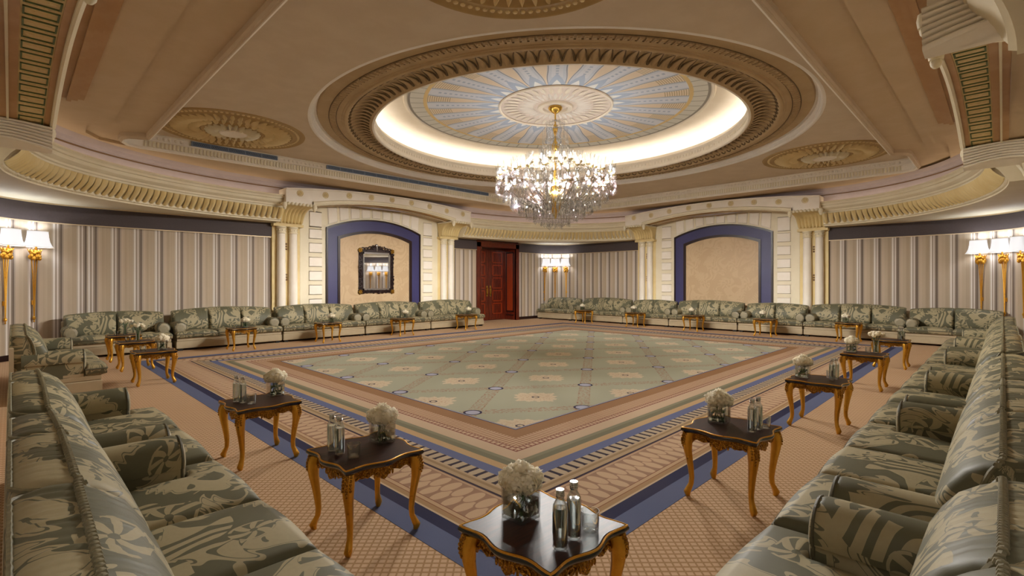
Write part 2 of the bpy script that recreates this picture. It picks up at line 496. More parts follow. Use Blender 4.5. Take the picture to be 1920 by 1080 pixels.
def build_wall(name, segs, label, band=True):
    """segs run with the room on the left-hand side"""
    m = MB(); u = 0.
    for p in segs: u = wall_strip(m, p, .0, ZB, u, 0., .006)
    w_ = struct(link(name, m, material='curtain'), label)
    up = MB()
    for p in segs: wall_strip(up, p, ZC, ZS+.05)
    link('upper_wall', up, w_, material='cream')
    if band:
        b = MB()
        for p in segs:
            wall_strip(b, p, ZB, ZC, 0, .05)
            q0 = []; 
        link('pelmet_band', b, w_, material='pelmet')
        e = MB()
        for p in segs: wall_strip(e, p, ZB-.025, ZB, 0, .055)
        for p in segs: wall_strip(e, p, ZC-.01, ZC+.05, 0, .06)
        link('band_edging', e, w_, material='brass_line')
    bb = MB()
    for p in segs: wall_strip(bb, p, 0, .13, 0, .018)
    b_ = struct(link(name.replace('wall', 'baseboard'), bb, material='dark_wood'))
    return w_
# counter-clockwise seen from above => room on the left
DX0, DX1 = 13.86, 16.42          # door casing on the back left wall
build_wall('wall_back_left', [line((X1-BACK_R, Y1), (DX1, Y1)), line((DX0, Y1), (X0+R_, Y1))], 'far left wall covered in vertical striped fabric')
build_wall('wall_back_right', [line((X1, Y0+R_), (X1, Y1-BACK_R))], 'far right wall covered in vertical striped fabric')
build_wall('wall_front_left', [line((X0, Y1-R_), (X0, Y0+R_))], 'near left wall beside the camera')
build_wall('wall_front_right', [line((X0+R_, Y0), (X1-R_, Y0))], 'near right wall behind the sofas')
build_wall('wall_corner_back', [arc(X1-BACK_R, Y1-BACK_R, BACK_R, 0, PI/2, 60)], 'curved striped wall in the far corner with three sconces')
build_wall('wall_corner_left', [arc(X0+R_, Y1-R_, R_, PI/2, PI, 60)], 'curved striped wall in the left corner')
build_wall('wall_corner_right', [arc(X1-R_, Y0+R_, R_, -PI/2, 0, 60)], 'curved striped wall in the right corner')
build_wall('wall_corner_front', [arc(X0+R_, Y0+R_, R_, PI, 1.5*PI, 60)], 'curved striped wall of the corner behind the camera')

# ------------------------------------------------------------------ ceiling
TX0, TX1, TY0, TY1 = 2.0, 16.80, 1.83, CY+5.82
tray = [(TX1, TY1-.30), (TX1-.09, TY1-.09), (TX1-.30, TY1), (1.62+.36, TY1), (1.62+.12, TY1-.10), (1.62, TY1-.34), (1.62, TY1-.62), (1.68, TY1-.76), (1.80, TY1-.84), (TX0, TY1-.92),
        (TX0, TY0), (14.30, TY0), (14.42, TY0-.16), (14.52, TY0-.24), (14.70, TY0-.28), (TX1-.34, TY0-.28), (TX1-.10, TY0-.18), (TX1, TY0+.06)]
step_path = [(TX1+.22, TY1-.2), (TX1+.12, TY1+.12), (TX1-.2, TY1+.22), (1.75, TY1+.22), (1.30, TY1+.05), (1.05, TY1-.40), (1.02, TY1-.95), (1.12, TY1-1.30), (1.34, TY1-1.45), (1.34, TY0-.62),
             (13.9, TY0-.62), (14.1, TY0-.86), (14.5, TY0-.98), (16.2, TY0-.92), (TX1+.12, TY0-.45), (TX1+.22, TY0)]
def norms(path):
    out = []
    n = len(path)
    for i in range(n):
        a = Vector(path[i-1]); b = Vector(path[i]); c = Vector(path[(i+1) % n])
        t1 = (b-a).normalized(); t2 = (c-b).normalized()
        n1 = Vector((t1.y, -t1.x)); n2 = Vector((t2.y, -t2.x)); nn = (n1+n2)
        nn.normalize(); k = 1/max(.5, nn.dot(n1)); out.append((nn.x*k, nn.y*k))
    return out
tn = norms(tray)
RO = 5.45
circ = [(CX+RO*math.cos(2*PI*i/160), CY+RO*math.sin(2*PI*i/160)) for i in range(160)]
ceil = MB()
ceil.poly([tray, circ], ZT)
ceiling = struct(link('ceiling', ceil.mesh('ceiling', smooth=False), material='ceiling_paint'), 'tan coffered ceiling with a round recess over the chandelier')
# soffit outside the tray, with a shallow step
tray_o = [(p[0]+n[0]*.05, p[1]+n[1]*.05) for p, n in zip(tray, tn)]
sof = MB(); sof.poly([step_path, tray_o], ZS+.06)
big = [(X0-.3, Y0-.3), (X1+.3, Y0-.3), (X1+.3, Y1+.3), (X0-.3, Y1+.3)]
sof.poly([big, step_path], ZS)
sof.grid([[(p[0], p[1], ZS), (p[0], p[1], ZS+.06)] for p in step_path], cu=True)
link('soffit', sof.mesh('soffit', angle=30), ceiling, material='soffit_paint')
# roof slab closing the void so no light leaks
link('slab', MB().box((X0-1, Y0-1, 6.6), (X1+1, Y1+1.6, 6.7)), ceiling, material='ceiling_paint')
# lip of the tray
ZL = 4.60
lip = MB().sweep(tray, tn, [(-.05, ZT), (-.05, ZT-.015), (-.01, ZT-.02), (0, ZT-.03), (0, ZT-.125), (-.03, ZT-.13), (-.03, ZT-.15), (-.005, ZT-.165), (-.005, ZT-.30), (-.03, ZT-.31), (-.04, ZT-.345), (-.01, ZT-.36), (-.005, ZL+.03)], closed=True)
link('tray_edge', MB().sweep(tray, tn, [(-.005, ZL+.03), (.01, ZL+.03), (.02, ZL+.05), (.03, ZL+.05), (.04, ZL+.07), (.05, ZL+.08), (.05, ZS+.08)], closed=True).mesh('tray_edge', angle=25), ceiling, material='ceiling_paint')
link('tray_lip', lip.mesh('tray_lip', angle=25), ceiling, material='ivory')
def straight_side(side):
    if side == 'bl': return [(2.05, TY1), (TX1-.35, TY1)], (0, -1)
    return [(TX1, TY0+.1), (TX1, TY1-.35)], (-1, 0)
for side in ('bl', 'br'):
    (a, b), inn = straight_side(side)
    L = math.hypot(b[0]-a[0], b[1]-a[1]); t = ((b[0]-a[0])/L, (b[1]-a[1])/L)
    mb = MB(); k = int(L/.075)
    for i in range(k):
        s_ = (i+.5)*.075; c = (a[0]+t[0]*s_, a[1]+t[1]*s_)
        hw = .017
        p0 = (c[0]-t[0]*hw+inn[0]*.0, c[1]-t[1]*hw+inn[1]*.0); p1 = (c[0]+t[0]*hw+inn[0]*.028, c[1]+t[1]*hw+inn[1]*.028)
        mb.box((min(p0[0], p1[0]), min(p0[1], p1[1]), ZT-.295), (max(p0[0], p1[0]), max(p0[1], p1[1]), ZT-.17))
    stuff(link('flutes', mb.mesh('flutes', smooth=False), ceiling, material='cream'))
    mb = MB(); k = int(L/.11)
    for i in range(k):
        s_ = (i+.5)*.11; c = (a[0]+t[0]*s_, a[1]+t[1]*s_)
        if side == 'bl' and (2.85 < c[0] < 5.0 or 6.1 < c[0] < 12.4): continue
        mb.ball((c[0]+inn[0]*.004, c[1]+inn[1]*.004, ZT-.078), .04, 8, 4, (1 if t[0] else .4, 1 if t[1] else .4, .95))
    stuff(link('egg_moulding', mb, ceiling, material='ivory'))
# round recess: rim profile (radius, z)
prof_white = [(RO+.03, ZT+.004), (RO, ZT-.008), (RO-.03, ZT-.004), (RO-.045, ZT+.012), (RO-.05, ZT+.03), (RO-.065, ZT+.034), (RO-.075, ZT+.10), (RO-.10, ZT+.115), (RO-.11, ZT+.155), (RO-.14, ZT+.165)]
prof_cove = [(RO-.14, ZT+.165), (RO-.16, ZT+.13), (RO-.28, ZT+.11), (RO-.31, ZT+.118), (RO-.36, ZT+.105), (RO-.62, ZT+.10), (RO-.63, ZT+.085), (RO-.66, ZT+.085), (RO-.67, ZT+.065), (RO-.70, ZT+.055), (RO-.73, ZT+.065)]
prof_egg = [(RO-.73, ZT+.065), (RO-.80, ZT+.15), (RO-.95, ZT+.17), (RO-1.10, ZT+.145), (RO-1.20, ZT+.085), (RO-1.235, ZT+.07)]
RL = RO-1.29
prof_lip = [(RO-1.235, ZT+.07), (RL+.02, ZT+.07), (RL, ZT+.09), (RL, ZT+.16), (RL+.03, ZT+.18), (RL+.03, ZT+.27), (RL, ZT+.30), (RL-.01, ZT+.33), (RL+.02, ZT+.38), (RL+.05, ZT+.42), (RL+.07, ZT+.42), (RL+.07, ZT+.20), (RL+.40, ZT+.20)]
N = 160
cc = (CX, CY, 0)
link('recess_rim', MB().lathe(prof_white, N, cc), ceiling, material='white_plaster')
rim = link('recess_moulding', MB().lathe(prof_cove, N, cc), ceiling, material='ring_brown')
egg = link('recess_arcade', MB().lathe(prof_egg, N, cc), ceiling, material='ring_brown')
link('recess_lip', MB().lathe(prof_lip, N, cc), ceiling, material='ivory')
def on_prof(prof, t):
    L = [0]
    for a, b in zip(prof, prof[1:]): L.append(L[-1]+math.hypot(b[0]-a[0], b[1]-a[1]))
    s_ = t*L[-1]
    for i in range(len(prof)-1):
        if s_ <= L[i+1]+1e-9:
            f = (s_-L[i])/(L[i+1]-L[i]); return (prof[i][0]+(prof[i+1][0]-prof[i][0])*f, prof[i][1]+(prof[i+1][1]-prof[i][1])*f)
    return prof[-1]
# square dentils around the rim
ND = 290
d_me = MB().box((RO-.50, -.036, ZT+.075), (RO-.385, .036, ZT+.104)).box((RO-.47, -.018, ZT+.066), (RO-.415, .018, ZT+.076)).mesh('dentil', smooth=False); d_me.materials.append(MATS['ring_brown'])
for i in range(ND): link('dentil', d_me, rim, (CX, CY, 0), 2*PI*i/ND)
link('dentil_line', MB().lathe([(RO-.365, ZT+.108), (RO-.37, ZT+.09), (RO-.385, ZT+.108)], N, cc).lathe([(RO-.505, ZT+.108), (RO-.515, ZT+.09), (RO-.525, ZT+.108)], N, cc), rim, material='ring_dark')
# interlaced arches on the cove
NA = 140; da = 2*PI/NA
arch = MB()
pa = []
for k in range(17):
    f = k/16; an = (f-.5)*2*da*.98
    t = .08+.80*(abs(2*f-1)**2.0)
    r_, z_ = on_prof(prof_egg, t)
    pa.append(((r_)*math.cos(an), (r_)*math.sin(an), z_-.012))
arch.tube(pa, .015, 5)
a_me = arch.mesh('arch_rib'); a_me.materials.append(MATS['ring_dark'])
for i in range(NA): link('arch_rib', a_me, egg, (CX, CY, 0), da*i)
leafm = MB()
pts = []
for k in range(7):
    f = k/6; t = .16+.74*f; r_, z_ = on_prof(prof_egg, t)
    wd = .36*da*math.sqrt(max(0.02, math.sin(PI*(.12+.84*f))))
    pts.append([(r_*math.cos(wd*q), r_*math.sin(wd*q), z_-.004-.022*(1-q*q)) for q in (-1, -.5, 0, .5, 1)])
leafm.grid(pts, flip=True)
l_me = leafm.mesh('arcade_leaf'); l_me.materials.append(MATS['ring_brown'])
for i in range(NA): link('arcade_leaf', l_me, egg, (CX, CY, 0), da*(i+.5))
# small beads on the lip
mb = MB()
for i in range(240):
    a = 2*PI*i/240; mb.ball((CX+(RL+.022)*math.cos(a), CY+(RL+.022)*math.sin(a), ZT+.225), .03, 6, 4, (.7, .7, 1.2))
stuff(link('lip_beads', mb, ceiling, material='ivory'))
# cove wall and dome
RW = RL+.40
prof_wall = [(RW, ZT+.20), (RW, ZT+.50), (RW-.03, ZT+.60), (RW-.12, ZT+.70), (RW-.30, ZT+.775), (RW-.60, ZT+.82), (3.56, ZT+.84), (3.54, ZT+.82), (3.50, ZT+.82), (3.48, ZT+.84)]
link('dome_cove', MB().lathe(prof_wall, N, cc), ceiling, material='ivory')
prof_d = [(3.48, ZT+.84)]+[(3.48*(1-k/16), ZT+.84+.06*math.sin(k/16*PI/2)) for k in range(1, 16)]+[(.001, ZT+.90)]
dome = link('dome_painting', MB().lathe(prof_d, N, cc), ceiling, material='dome_paint')
link('cove_lamp', MB().lathe([(RL+.14, ZT+.22), (RL+.14, ZT+.235), (RL+.33, ZT+.235), (RL+.33, ZT+.22)], N, cc), ceiling, material='cove_led')
# plaster rose in the dome
link('rose_ring', MB().lathe([(1.36, ZT+.875), (1.35, ZT+.845), (1.32, ZT+.845), (1.30, ZT+.875)], 96, cc).lathe([(.42, ZT+.895), (.41, ZT+.85), (.36, ZT+.84), (.30, ZT+.85), (.28, ZT+.895)], 64, cc), dome, material='ivory')
def petal_mesh(r0, r1, wid, z0, h, name, m_):
    mb = MB(); pts = []
    for k in range(6):
        f = k/5; r_ = r0+(r1-r0)*f; wd = wid*math.sin(PI*(.08+.84*f)**.8)
        pts.append([(r_, wd*q, z0-h*(1-q*q)*math.sin(PI*(.15+.75*f))) for q in (-1, 0, 1)])
    mb.grid(pts, flip=True); me = mb.mesh(name); me.materials.append(MATS[m_]); return me
pm = petal_mesh(.52, .86, .045, ZT+.895, .03, 'rose_petal', 'white_plaster')
pm2 = petal_mesh(.90, 1.24, .05, ZT+.88, .02, 'rose_petal', 'ivory')
for i in range(36):
    link('rose_petal', pm, dome, (CX, CY, 0), 2*PI*i/36); link('rose_petal', pm2, dome, (CX, CY, 0), 2*PI*(i+.5)/36)
# ceiling medallions
def medallion(x, y):
    m = link('medallion', MB().lathe([(1.45, ZT+.002), (1.44, ZT-.02), (1.40, ZT-.02), (1.38, ZT-.005), (1.22, ZT-.008), (1.20, ZT-.02), (1.17, ZT-.02), (1.15, ZT-.006), (.62, ZT-.012), (.60, ZT-.03), (.56, ZT-.03), (.54, ZT-.012), (.36, ZT-.012)], 72), ceiling, (x, y, 0), material='medallion_base_shade')
    link('boss', MB().lathe([(.27, ZT-.004), (.27, ZT-.07), (.24, ZT-.09), (.20, ZT-.08), (.0, ZT-.085)], 36), m, material='ivory')
    for i in range(44):
        link('feather', MED1, m, None, 2*PI*i/44); 
    for i in range(30): link('leaf', MED2, m, None, 2*PI*i/30)
    for i in range(22): link('petal', MED3, m, None, 2*PI*i/22)
    mb = MB()
    for i in range(88):
        a = 2*PI*i/88; mb.ball((1.30*math.cos(a), 1.30*math.sin(a), ZT-.008), .035, 6, 4, (1, 1, .5))
    stuff(link('beading', mb, m, material='medallion_gold'))
MED1 = petal_mesh(.82, 1.16, .046, ZT-.004, .085, 'feather', 'medallion_gold')
MED2 = petal_mesh(.62, .84, .046, ZT-.008, .075, 'leaf', 'medallion_gold')
MED3 = petal_mesh(.27, .54, .036, ZT-.014, .10, 'petal', 'cream')
for sx, sy in ((-1, 1), (1, -1), (-1, -1), (1, 1)): medallion(CX+sx*5.75, CY+sy*4.30)
# frieze ring behind the cornice
def ring_path(n=40):
    P = []; Nn = []
    a, b = 5.35, 3.75
    for (sx, sy, rev) in ((1, 1, 0), (-1, 1, 1), (-1, -1, 0), (1, -1, 1)):
        l = []
        for i in range(n+1):
            t = PI/2*i/n
            x, y = a*math.cos(t), b*math.sin(t); nv = Vector((math.cos(t)/a, math.sin(t)/b)).normalized()
            l.append(((CX+sx*(3.5+x), CY+sy*(3.5+y)), (sx*nv.x, sy*nv.y)))
        if rev: l.reverse()
        P += [q[0] for q in l]; Nn += [q[1] for q in l]
    return P, Nn
P, Nn = ring_path()
fr = MB().sweep(P, Nn, [(.42, 4.22), (.42, 4.52), (.40, 4.53), (.40, 4.56), (.36, 4.57), (.34, 4.64), (.26, 4.68), (.20, ZS)], closed=True)
link('frieze', fr.mesh('frieze', angle=30), ceiling, material='lilac')
link('frieze_line', MB().sweep(P, Nn, [(.415, 4.50), (.395, 4.50), (.395, 4.525), (.415, 4.525)], closed=True), ceiling, material='line_brown')

# corner cornices
leaf = MB(); pts = []
for k in range(6):
    f = k/5; y = .16+.22*f**1.4; z = 3.90-.30*f**.75
    wd = .070*(1-.35*f)
    pts.append([(wd*q, y-.05*(1-q*q)*(1-.4*f)-(.0), z-.015*(1-q*q)) for q in (-1, -.5, 0, .5, 1)])
leaf.grid(pts, flip=True)
leaf_me = leaf.mesh('cornice_leaf'); leaf_me.materials.append(MATS['cream_gold'])
for k, (sx, sy) in enumerate(((-1, 1), (1, 1), (1, -1), (-1, -1))):
    a, b = 5.35, 3.75; P = []; Nn = []
    n = 48
    for i in range(n+1):
        t = PI/2*i/n; nv = Vector((math.cos(t)/a, math.sin(t)/b)).normalized()
        P.append((CX+sx*(3.5+a*math.cos(t)), CY+sy*(3.5+b*math.sin(t)))); Nn.append((sx*nv.x, sy*nv.y))
    if sx*sy < 0: P.reverse(); Nn.reverse()
    prof = [(.42, 4.24), (.06, 4.26), (.0, 4.26), (-.01, 4.22), (.02, 4.19), (.02, 4.14), (.05, 4.13), (.05, 4.06), (.09, 4.02), (.13, 4.00), (.13, 3.96), (.16, 3.94), (.16, 3.91), (.20, 3.86), (.30, 3.75), (.38, 3.62), (.38, 3.57), (.43, 3.55), (.43, 3.52), (2.6, 3.55)]
    m = MB().sweep(P, Nn, prof)
    for e_ in (0, -1): m.cap([(P[e_][0]+Nn[e_][0]*q_, P[e_][1]+Nn[e_][1]*q_, h_) for q_, h_ in prof+[(2.6, 4.24)]], e_ == 0)
    lab = ['cream corner cornice sweeping above the left curtained corner', 'cream corner cornice above the far corner', 'cream corner cornice above the right curtained corner', 'cream corner cornice overhead behind the camera'][k]
    t_ = struct(link('trim_%d' % (k+1), m.mesh('cornice', angle=30), material='cream'), lab)
    # leaves along the arc length
    if k == 3: continue
    L = [0]
    for p, q in zip(P, P[1:]): L.append(L[-1]+math.hypot(q[0]-p[0], q[1]-p[1]))
    cnt = int(L[-1]/.15); j = 0
    for i in range(cnt):
        s_ = (i+.5)*L[-1]/cnt
        while L[j+1] < s_: j += 1
        f = (s_-L[j])/(L[j+1]-L[j]); x = P[j][0]+(P[j+1][0]-P[j][0])*f; y = P[j][1]+(P[j+1][1]-P[j][1])*f
        nx = Nn[j][0]+(Nn[j+1][0]-Nn[j][0])*f; ny = Nn[j][1]+(Nn[j+1][1]-Nn[j][1])*f
        link('cornice_leaf', leaf_me, t_, (x, y, 0), math.atan2(ny, nx)-PI/2)
    mb = MB(); cnt = int(L[-1]/.09); j = 0
    for i in range(cnt):
        s_ = (i+.5)*L[-1]/cnt
        while L[j+1] < s_: j += 1
        f = (s_-L[j])/(L[j+1]-L[j]); x = P[j][0]+(P[j+1][0]-P[j][0])*f; y = P[j][1]+(P[j+1][1]-P[j][1])*f
        mb.ball((x+Nn[j][0]*.405, y+Nn[j][1]*.405, 3.575), .024, 6, 4)
    stuff(link('bead_row', mb, t_, material='cream'))
    link('cove_lamp', MB().sweep(P, Nn, [(.22, 4.265), (.22, 4.285), (.28, 4.285), (.28, 4.265)]), t_, material='cornice_led')

# ------------------------------------------------------------------ niches (arched entablature, columns, panels)
def arc_z(x, zc, ze, half):
    """height of a circular arc with crown zc and height ze at |x| = half"""
    s_ = zc-ze; R = (half*half+s_*s_)/(2*s_)
    return zc-R+math.sqrt(max(0, R*R-x*x))
def niche(idx, loc, rz, where, far=True):
    xs = [-2.72+5.44*i/40 for i in range(41)]
    zb = lambda x: arc_z(x, 4.26, 4.00, 2.72)
    zt = lambda x: arc_z(x, 4.64, 4.45, 3.5)
    # fascia + end blocks
    m = MB()
    xf = [-3.5+7*i/48 for i in range(49)]
    zlow = lambda x: 4.02 if abs(x) > 2.72 else zb(x)+.12
    pts = []
    for x in [-3.5]+[-2.72]+xs+[2.72, 3.5]:
        lo = 4.02 if abs(x) > 2.719 and x in (-3.5, 3.5) else zlow(x)
        pts.append((x, lo))
    px = [-3.5, -2.73]+xs[1:-1]+[2.73, 3.5]
    lo = [4.02, 4.02]+[zb(x)+.12 for x in xs[1:-1]]+[4.02, 4.02]
    sec = []
    for x, l in zip(px, lo):
        t = zt(x)
        sec.append([(x, .42, l), (x, 1.12, l), (x, 1.12, t-.05), (x, 1.15, t-.045), (x, 1.15, t), (x, .42, t)])
    m.grid(sec, cv=True, flip=True); m.cap(sec[0], False); m.cap(sec[-1], True)
    root = struct(link('trim_%d' % idx, m.mesh('fascia', angle=25), loc=loc, rz=rz, material='ivory'), 'segmental arched cornice with rosettes %s' % where)
    # torus under the fascia and plain soffit of the arch
    tor = MB(); sec = []
    for x in xs:
        z = zb(x)
        sec.append([(x, 1.10, z+.14), (x, 1.16, z+.13), (x, 1.19, z+.10), (x, 1.18, z+.05), (x, 1.145, z+.02), (x, 1.14, z), (x, 1.115, z), (x, 1.11, z+.02)])
    tor.grid(sec, flip=True); link('torus', tor.mesh('torus', angle=35), root, material='cream')
    def soff(name, y0, y1, dz, m_):
        mb = MB(); mb.grid([[(x, y0, zb(x)+dz), (x, y1, zb(x)+dz), (x, y1, zb(x)+dz+.08), (x, y0, zb(x)+dz+.08)] for x in xs], cv=True, flip=True)
        link(name, mb.mesh(name, angle=30), root, material=m_)
    soff('soffit_strip', 1.05, 1.12, .035, 'orange_warm_tint'); soff('soffit_field', .76, 1.05, .05, 'cream_gold'); soff('soffit_strip', .68, .76, .035, 'orange_warm_tint')
    soff('soffit_bead', .655, .68, .0, 'cream'); soff('soffit_strip', .58, .655, .03, 'orange_warm_tint'); soff('soffit_inner', .0, .58, .06, 'soffit_paint')
    if not far:
        for i in range(15):
            x = -2.52+i*.36; z = zb(x)+.05
            sl = (zb(x+.01)-zb(x-.01))/.02
            f = MB()
            for (xa, xb, ya, yb) in ((-.12, .12, -.13, -.115), (-.12, .12, .115, .13), (-.12, -.105, -.13, .13), (.105, .12, -.13, .13)): f.box((xa, ya, -.014), (xb, yb, .0))
            o = link('soffit_panel', f.mesh('soffit_panel', smooth=False), root, (x, .905, z), material='green_line'); o.rotation_euler = (0, -math.atan(sl), 0)
            q = MB()
            for (bx, by, br) in ((-.0, 0, .05), (.0, -.07, .035), (.0, .07, .035), (-.06, .0, .022), (.06, 0, .022)): q.ball((bx, by, -.002), br, 8, 4, (1, 1, .3))
            for k in range(5): q.box((.155, -.11+k*.05, -.008), (.185, -.08+k*.05, 0))
            link('scrollwork', q, o, material='medallion_gold')
    # rosettes
    if far:
        for i in range(9):
            x = -3.1+6.2*i/8; z = (zt(x)+max(4.02, zb(x)+.12 if abs(x) < 2.7 else 4.1))/2 - (.0 if abs(x) < 2.7 else -.04)
            link('rosette', ROS, root, (x, 1.12, z))
    # brackets
    for sx in (-1, 1):
        br = MB(); sec = []
        prof = [(.10, 3.50), (.30, 3.50), (.30, 3.54), (.33, 3.56), (.35, 3.62), (.39, 3.72), (.47, 3.83), (.62, 3.92), (.84, 3.97), (1.08, 3.985)]
        nf = 8; W = .46
        xs2 = []
        for i in range(nf*4+1):
            x = -W+2*W*i/(nf*4); rip = abs(math.sin(PI*i/4))
            row = []
            for k, (y, z) in enumerate(prof):
                f = k/(len(prof)-1); am = .06*math.sin(PI*min(1, f*1.2))*rip if k > 2 else 0
                row.append((sx*3.1+x*(.82+.20*f), y+am*.6, z-am))
            sec.append(row)
        br.grid(sec, flip=True)
        for row, fl in ((sec[0], False), (sec[-1], True)):
            ring = row+[(row[-1][0], row[-1][1], 4.03), (row[-1][0], .1, 4.03)]
            br.cap(ring, not fl)
        b = link('bracket', br.mesh('bracket', angle=50), root, material='cream_gold' if far else 'cream')
        q = MB()
        q.box((sx*3.1-.49, .2, 3.985), (sx*3.1+.49, 1.12, 4.03))
        for i in range(9): q.ball((sx*3.1-.44+.11*i, 1.12, 4.005), .05, 8, 5)
        for sd in (-1, 1):
            q.lathe([(0, -.06), (.06, -.06), (.07, 0), (.06, .06), (0, .06)], 10, (sx*3.1+sd*.44, 1.12, 3.96))
            q.ball((sx*3.1+sd*.44, 1.12, 3.88), .05, 8, 6, (1, 1, 1.3))
        if not far:
            for sd in ((1,) if idx == 7 else (-1,)):
                sm = MB(); rows = []
                for it in range(43):
                    t = it/42; rip = .045*abs(math.sin(7*PI*t))**.6
                    rows.append([(sx*3.1+sd*(.49+.06*t+rip), .04+1.10*k/20, 3.68+.10*math.sin(PI*k/20)*(1-.6*t)+.35*t) for k in range(21)])
                sm.grid(rows, flip=(sd > 0)); sm.cap([rows[0][k] for k in range(21)]+[(sx*3.1+sd*.3, 1.14, 3.68), (sx*3.1+sd*.3, .04, 3.68)])
                sm.cap([r_[20] for r_ in rows]+[(sx*3.1+sd*.3, 1.14, 4.03), (sx*3.1+sd*.3, 1.14, 3.68)])
                link('side_moulding', sm.mesh('side_moulding', angle=60), b, material='ivory')
        link('bead_course', q, b, material='cream')
        # pilaster behind the columns
        p = MB().box((sx*3.1-.42, .0, 0), (sx*3.1+.42, .075, 3.5)).box((sx*3.1-.45, .0, 3.42), (sx*3.1+.45, .29, 3.5)).box((sx*3.1-.45, .0, 0), (sx*3.1+.45, .29, .16))
        link('pilaster', p.mesh('pilaster', smooth=False), root, material='cream_gold')
        for dx in (-.18, .18):
            c = empty('column', tuple(Matrix.Translation(loc) @ Matrix.Rotation(rz, 4, 'Z') @ Vector((sx*3.1+dx, .15, 0))), rz)
            side = ('left' if (sx < 0) == (abs(rz) < 1) or False else 'right')
            tag(c, 'cream column %s, %s of %s pair' % (where, 'inner' if dx*sx < 0 else 'outer', NSIDE[idx][0 if sx < 0 else 1]), 'column', 'columns flanking the arched niches')
            link('shaft', SHAFT, c); link('capital', CAPITAL, c); link('base', CBASE, c)
        if far:
            for zz in (2.9, 2.82, 2.74, 1.95, 1.87, 1.79): link('boss', BOSS, root, (sx*3.1, .08, zz))
    # stone surround
    sur = MB()
    zo = lambda x: arc_z(x, 3.90, 3.52, 1.84)
    ax = [-1.84+3.68*i/24 for i in range(25)]
    SY = .085
    sur.box((-2.68, .0, 0), (-1.84, SY, 3.52)); sur.box((1.84, .0, 0), (2.68, SY, 3.52))
    sec = [[(x, 0, zo(x)), (x, SY, zo(x)), (x, SY, 4.28), (x, 0, 4.28)] for x in ax]; sur.grid(sec, cv=True, flip=True)
    sur.box((-2.68, .0, 3.52), (-1.84, SY, 4.28)); sur.box((1.84, .0, 3.52), (2.68, SY, 4.28))
    link('surround', sur.mesh('surround', smooth=False), root, material='cream')
    if far:
        blk = MB(); blk.grid([[(-.225, 0, -.16), (-.205, .03, -.14), (-.205, .03, .14), (-.225, 0, .16)], [(.225, 0, -.16), (.205, .03, -.14), (.205, .03, .14), (.225, 0, .16)]])
        blk.cap([(-.225, 0, -.16), (-.205, .03, -.14), (.205, .03, -.14), (.225, 0, -.16)], True); blk.cap([(-.225, 0, .16), (-.205, .03, .14), (.205, .03, .14), (.225, 0, .16)])
        bme = blk.mesh('stone_block', smooth=False); bme.materials.append(MATS['ivory'])
        big_ = blk; bme2 = MB(); bme2.v = [(x*.95, y, z*1.6) for x, y, z in blk.v]; bme2.f = list(blk.f); bme2.mi = list(blk.mi); bme2 = bme2.mesh('stone_block', smooth=False); bme2.materials.append(MATS['ivory'])
        for sx in (-1, 1):
            for k in range(8): link('stone_block', bme, root, (sx*2.19, SY+.001, .10+.45*k+.02))
            link('stone_block', bme2, root, (sx*2.19, SY+.001, 3.74))
        for k in range(9):
            xa = -1.80+3.6*k/9+.035; xb = -1.80+3.6*(k+1)/9-.035
            q = MB()
            A = [(xa, zo(xa)+.05), (xb, zo(xb)+.05), (xb*1.02, min(4.26, zb(xb)+.04)), (xa*1.02, min(4.26, zb(xa)+.04))]
            cx_ = sum(p[0] for p in A)/4; cz_ = sum(p[1] for p in A)/4
            B = [(cx_+(p[0]-cx_)*.86, cz_+(p[1]-cz_)*.86) for p in A]
            q.grid([[(p[0], SY+.001, p[1]) for p in A], [(p[0], SY+.03, p[1]) for p in B]], cv=True, flip=False); q.cap([(p[0], SY+.03, p[1]) for p in B], True)
            link('stone_block', q.mesh('stone_block', smooth=False), root, material='ivory')
    # navy frame around the fabric panel
    zi = lambda x: arc_z(x, 3.44, 3.17, 1.38)
    def arch_band(name, h0, f0, h1, f1, y, th, m_):
        q = MB()
        o_ = [(-h0, 0)]+[(-h0+2*h0*i/24, f0(-h0+2*h0*i/24)) for i in range(25)]+[(h0, 0)]
        i_ = [(-h1, 0)]+[(-h1+2*h1*i/24, f1(-h1+2*h1*i/24)) for i in range(25)]+[(h1, 0)]
        sec = [[(a[0], y-.03, a[1]), (a[0], y+th, a[1]), (b[0], y+th, b[1]), (b[0], y-.03, b[1])] for a, b in zip(o_, i_)]
        q.grid(sec, cv=True); return link(name, q.mesh(name, angle=30), root, material=m_)
    arch_band('navy_border', 1.80, lambda x: arc_z(x, 3.86, 3.48, 1.80), 1.44, lambda x: arc_z(x, 3.50, 3.23, 1.44), .085, .03, 'navy_frame')
    arch_band('outer_moulding', 1.845, lambda x: arc_z(x, 3.90, 3.52, 1.845), 1.79, lambda x: arc_z(x, 3.85, 3.47, 1.79), .085, .06, 'dark_wood')
    arch_band('inner_moulding', 1.45, lambda x: arc_z(x, 3.51, 3.24, 1.45), 1.37, lambda x: arc_z(x, 3.43, 3.16, 1.37), .085, .06, 'dark_wood')
    q = MB(); n_ = 24
    top = [(-1.40+2.8*i/n_, arc_z(-1.40+2.8*i/n_, 3.47, 3.2, 1.4)) for i in range(n_+1)]
    q.grid([[(x, .078, 0), (x, .078, z)] for x, z in top], uvs=[[(x, 0), (x, z)] for x, z in top], flip=True)
    link('fabric_panel', q, root, material='damask_tan')
    return root
ROS = MB()
for i in range(8):
    a = 2*PI*i/8; ROS.ball((.05*math.cos(a), .012, .05*math.sin(a)), .024, 6, 4, (1, .5, 1))
ROS.ball((0, .012, 0), .022, 8, 5, (1, .8, 1))
tp = [(.09*math.cos(2*PI*i/16), .006, .09*math.sin(2*PI*i/16)) for i in range(16)]; ROS.tube(tp, .008, 4, closed=True)
ROS = ROS.mesh('rosette'); ROS.materials.append(MATS['cream_gold'])
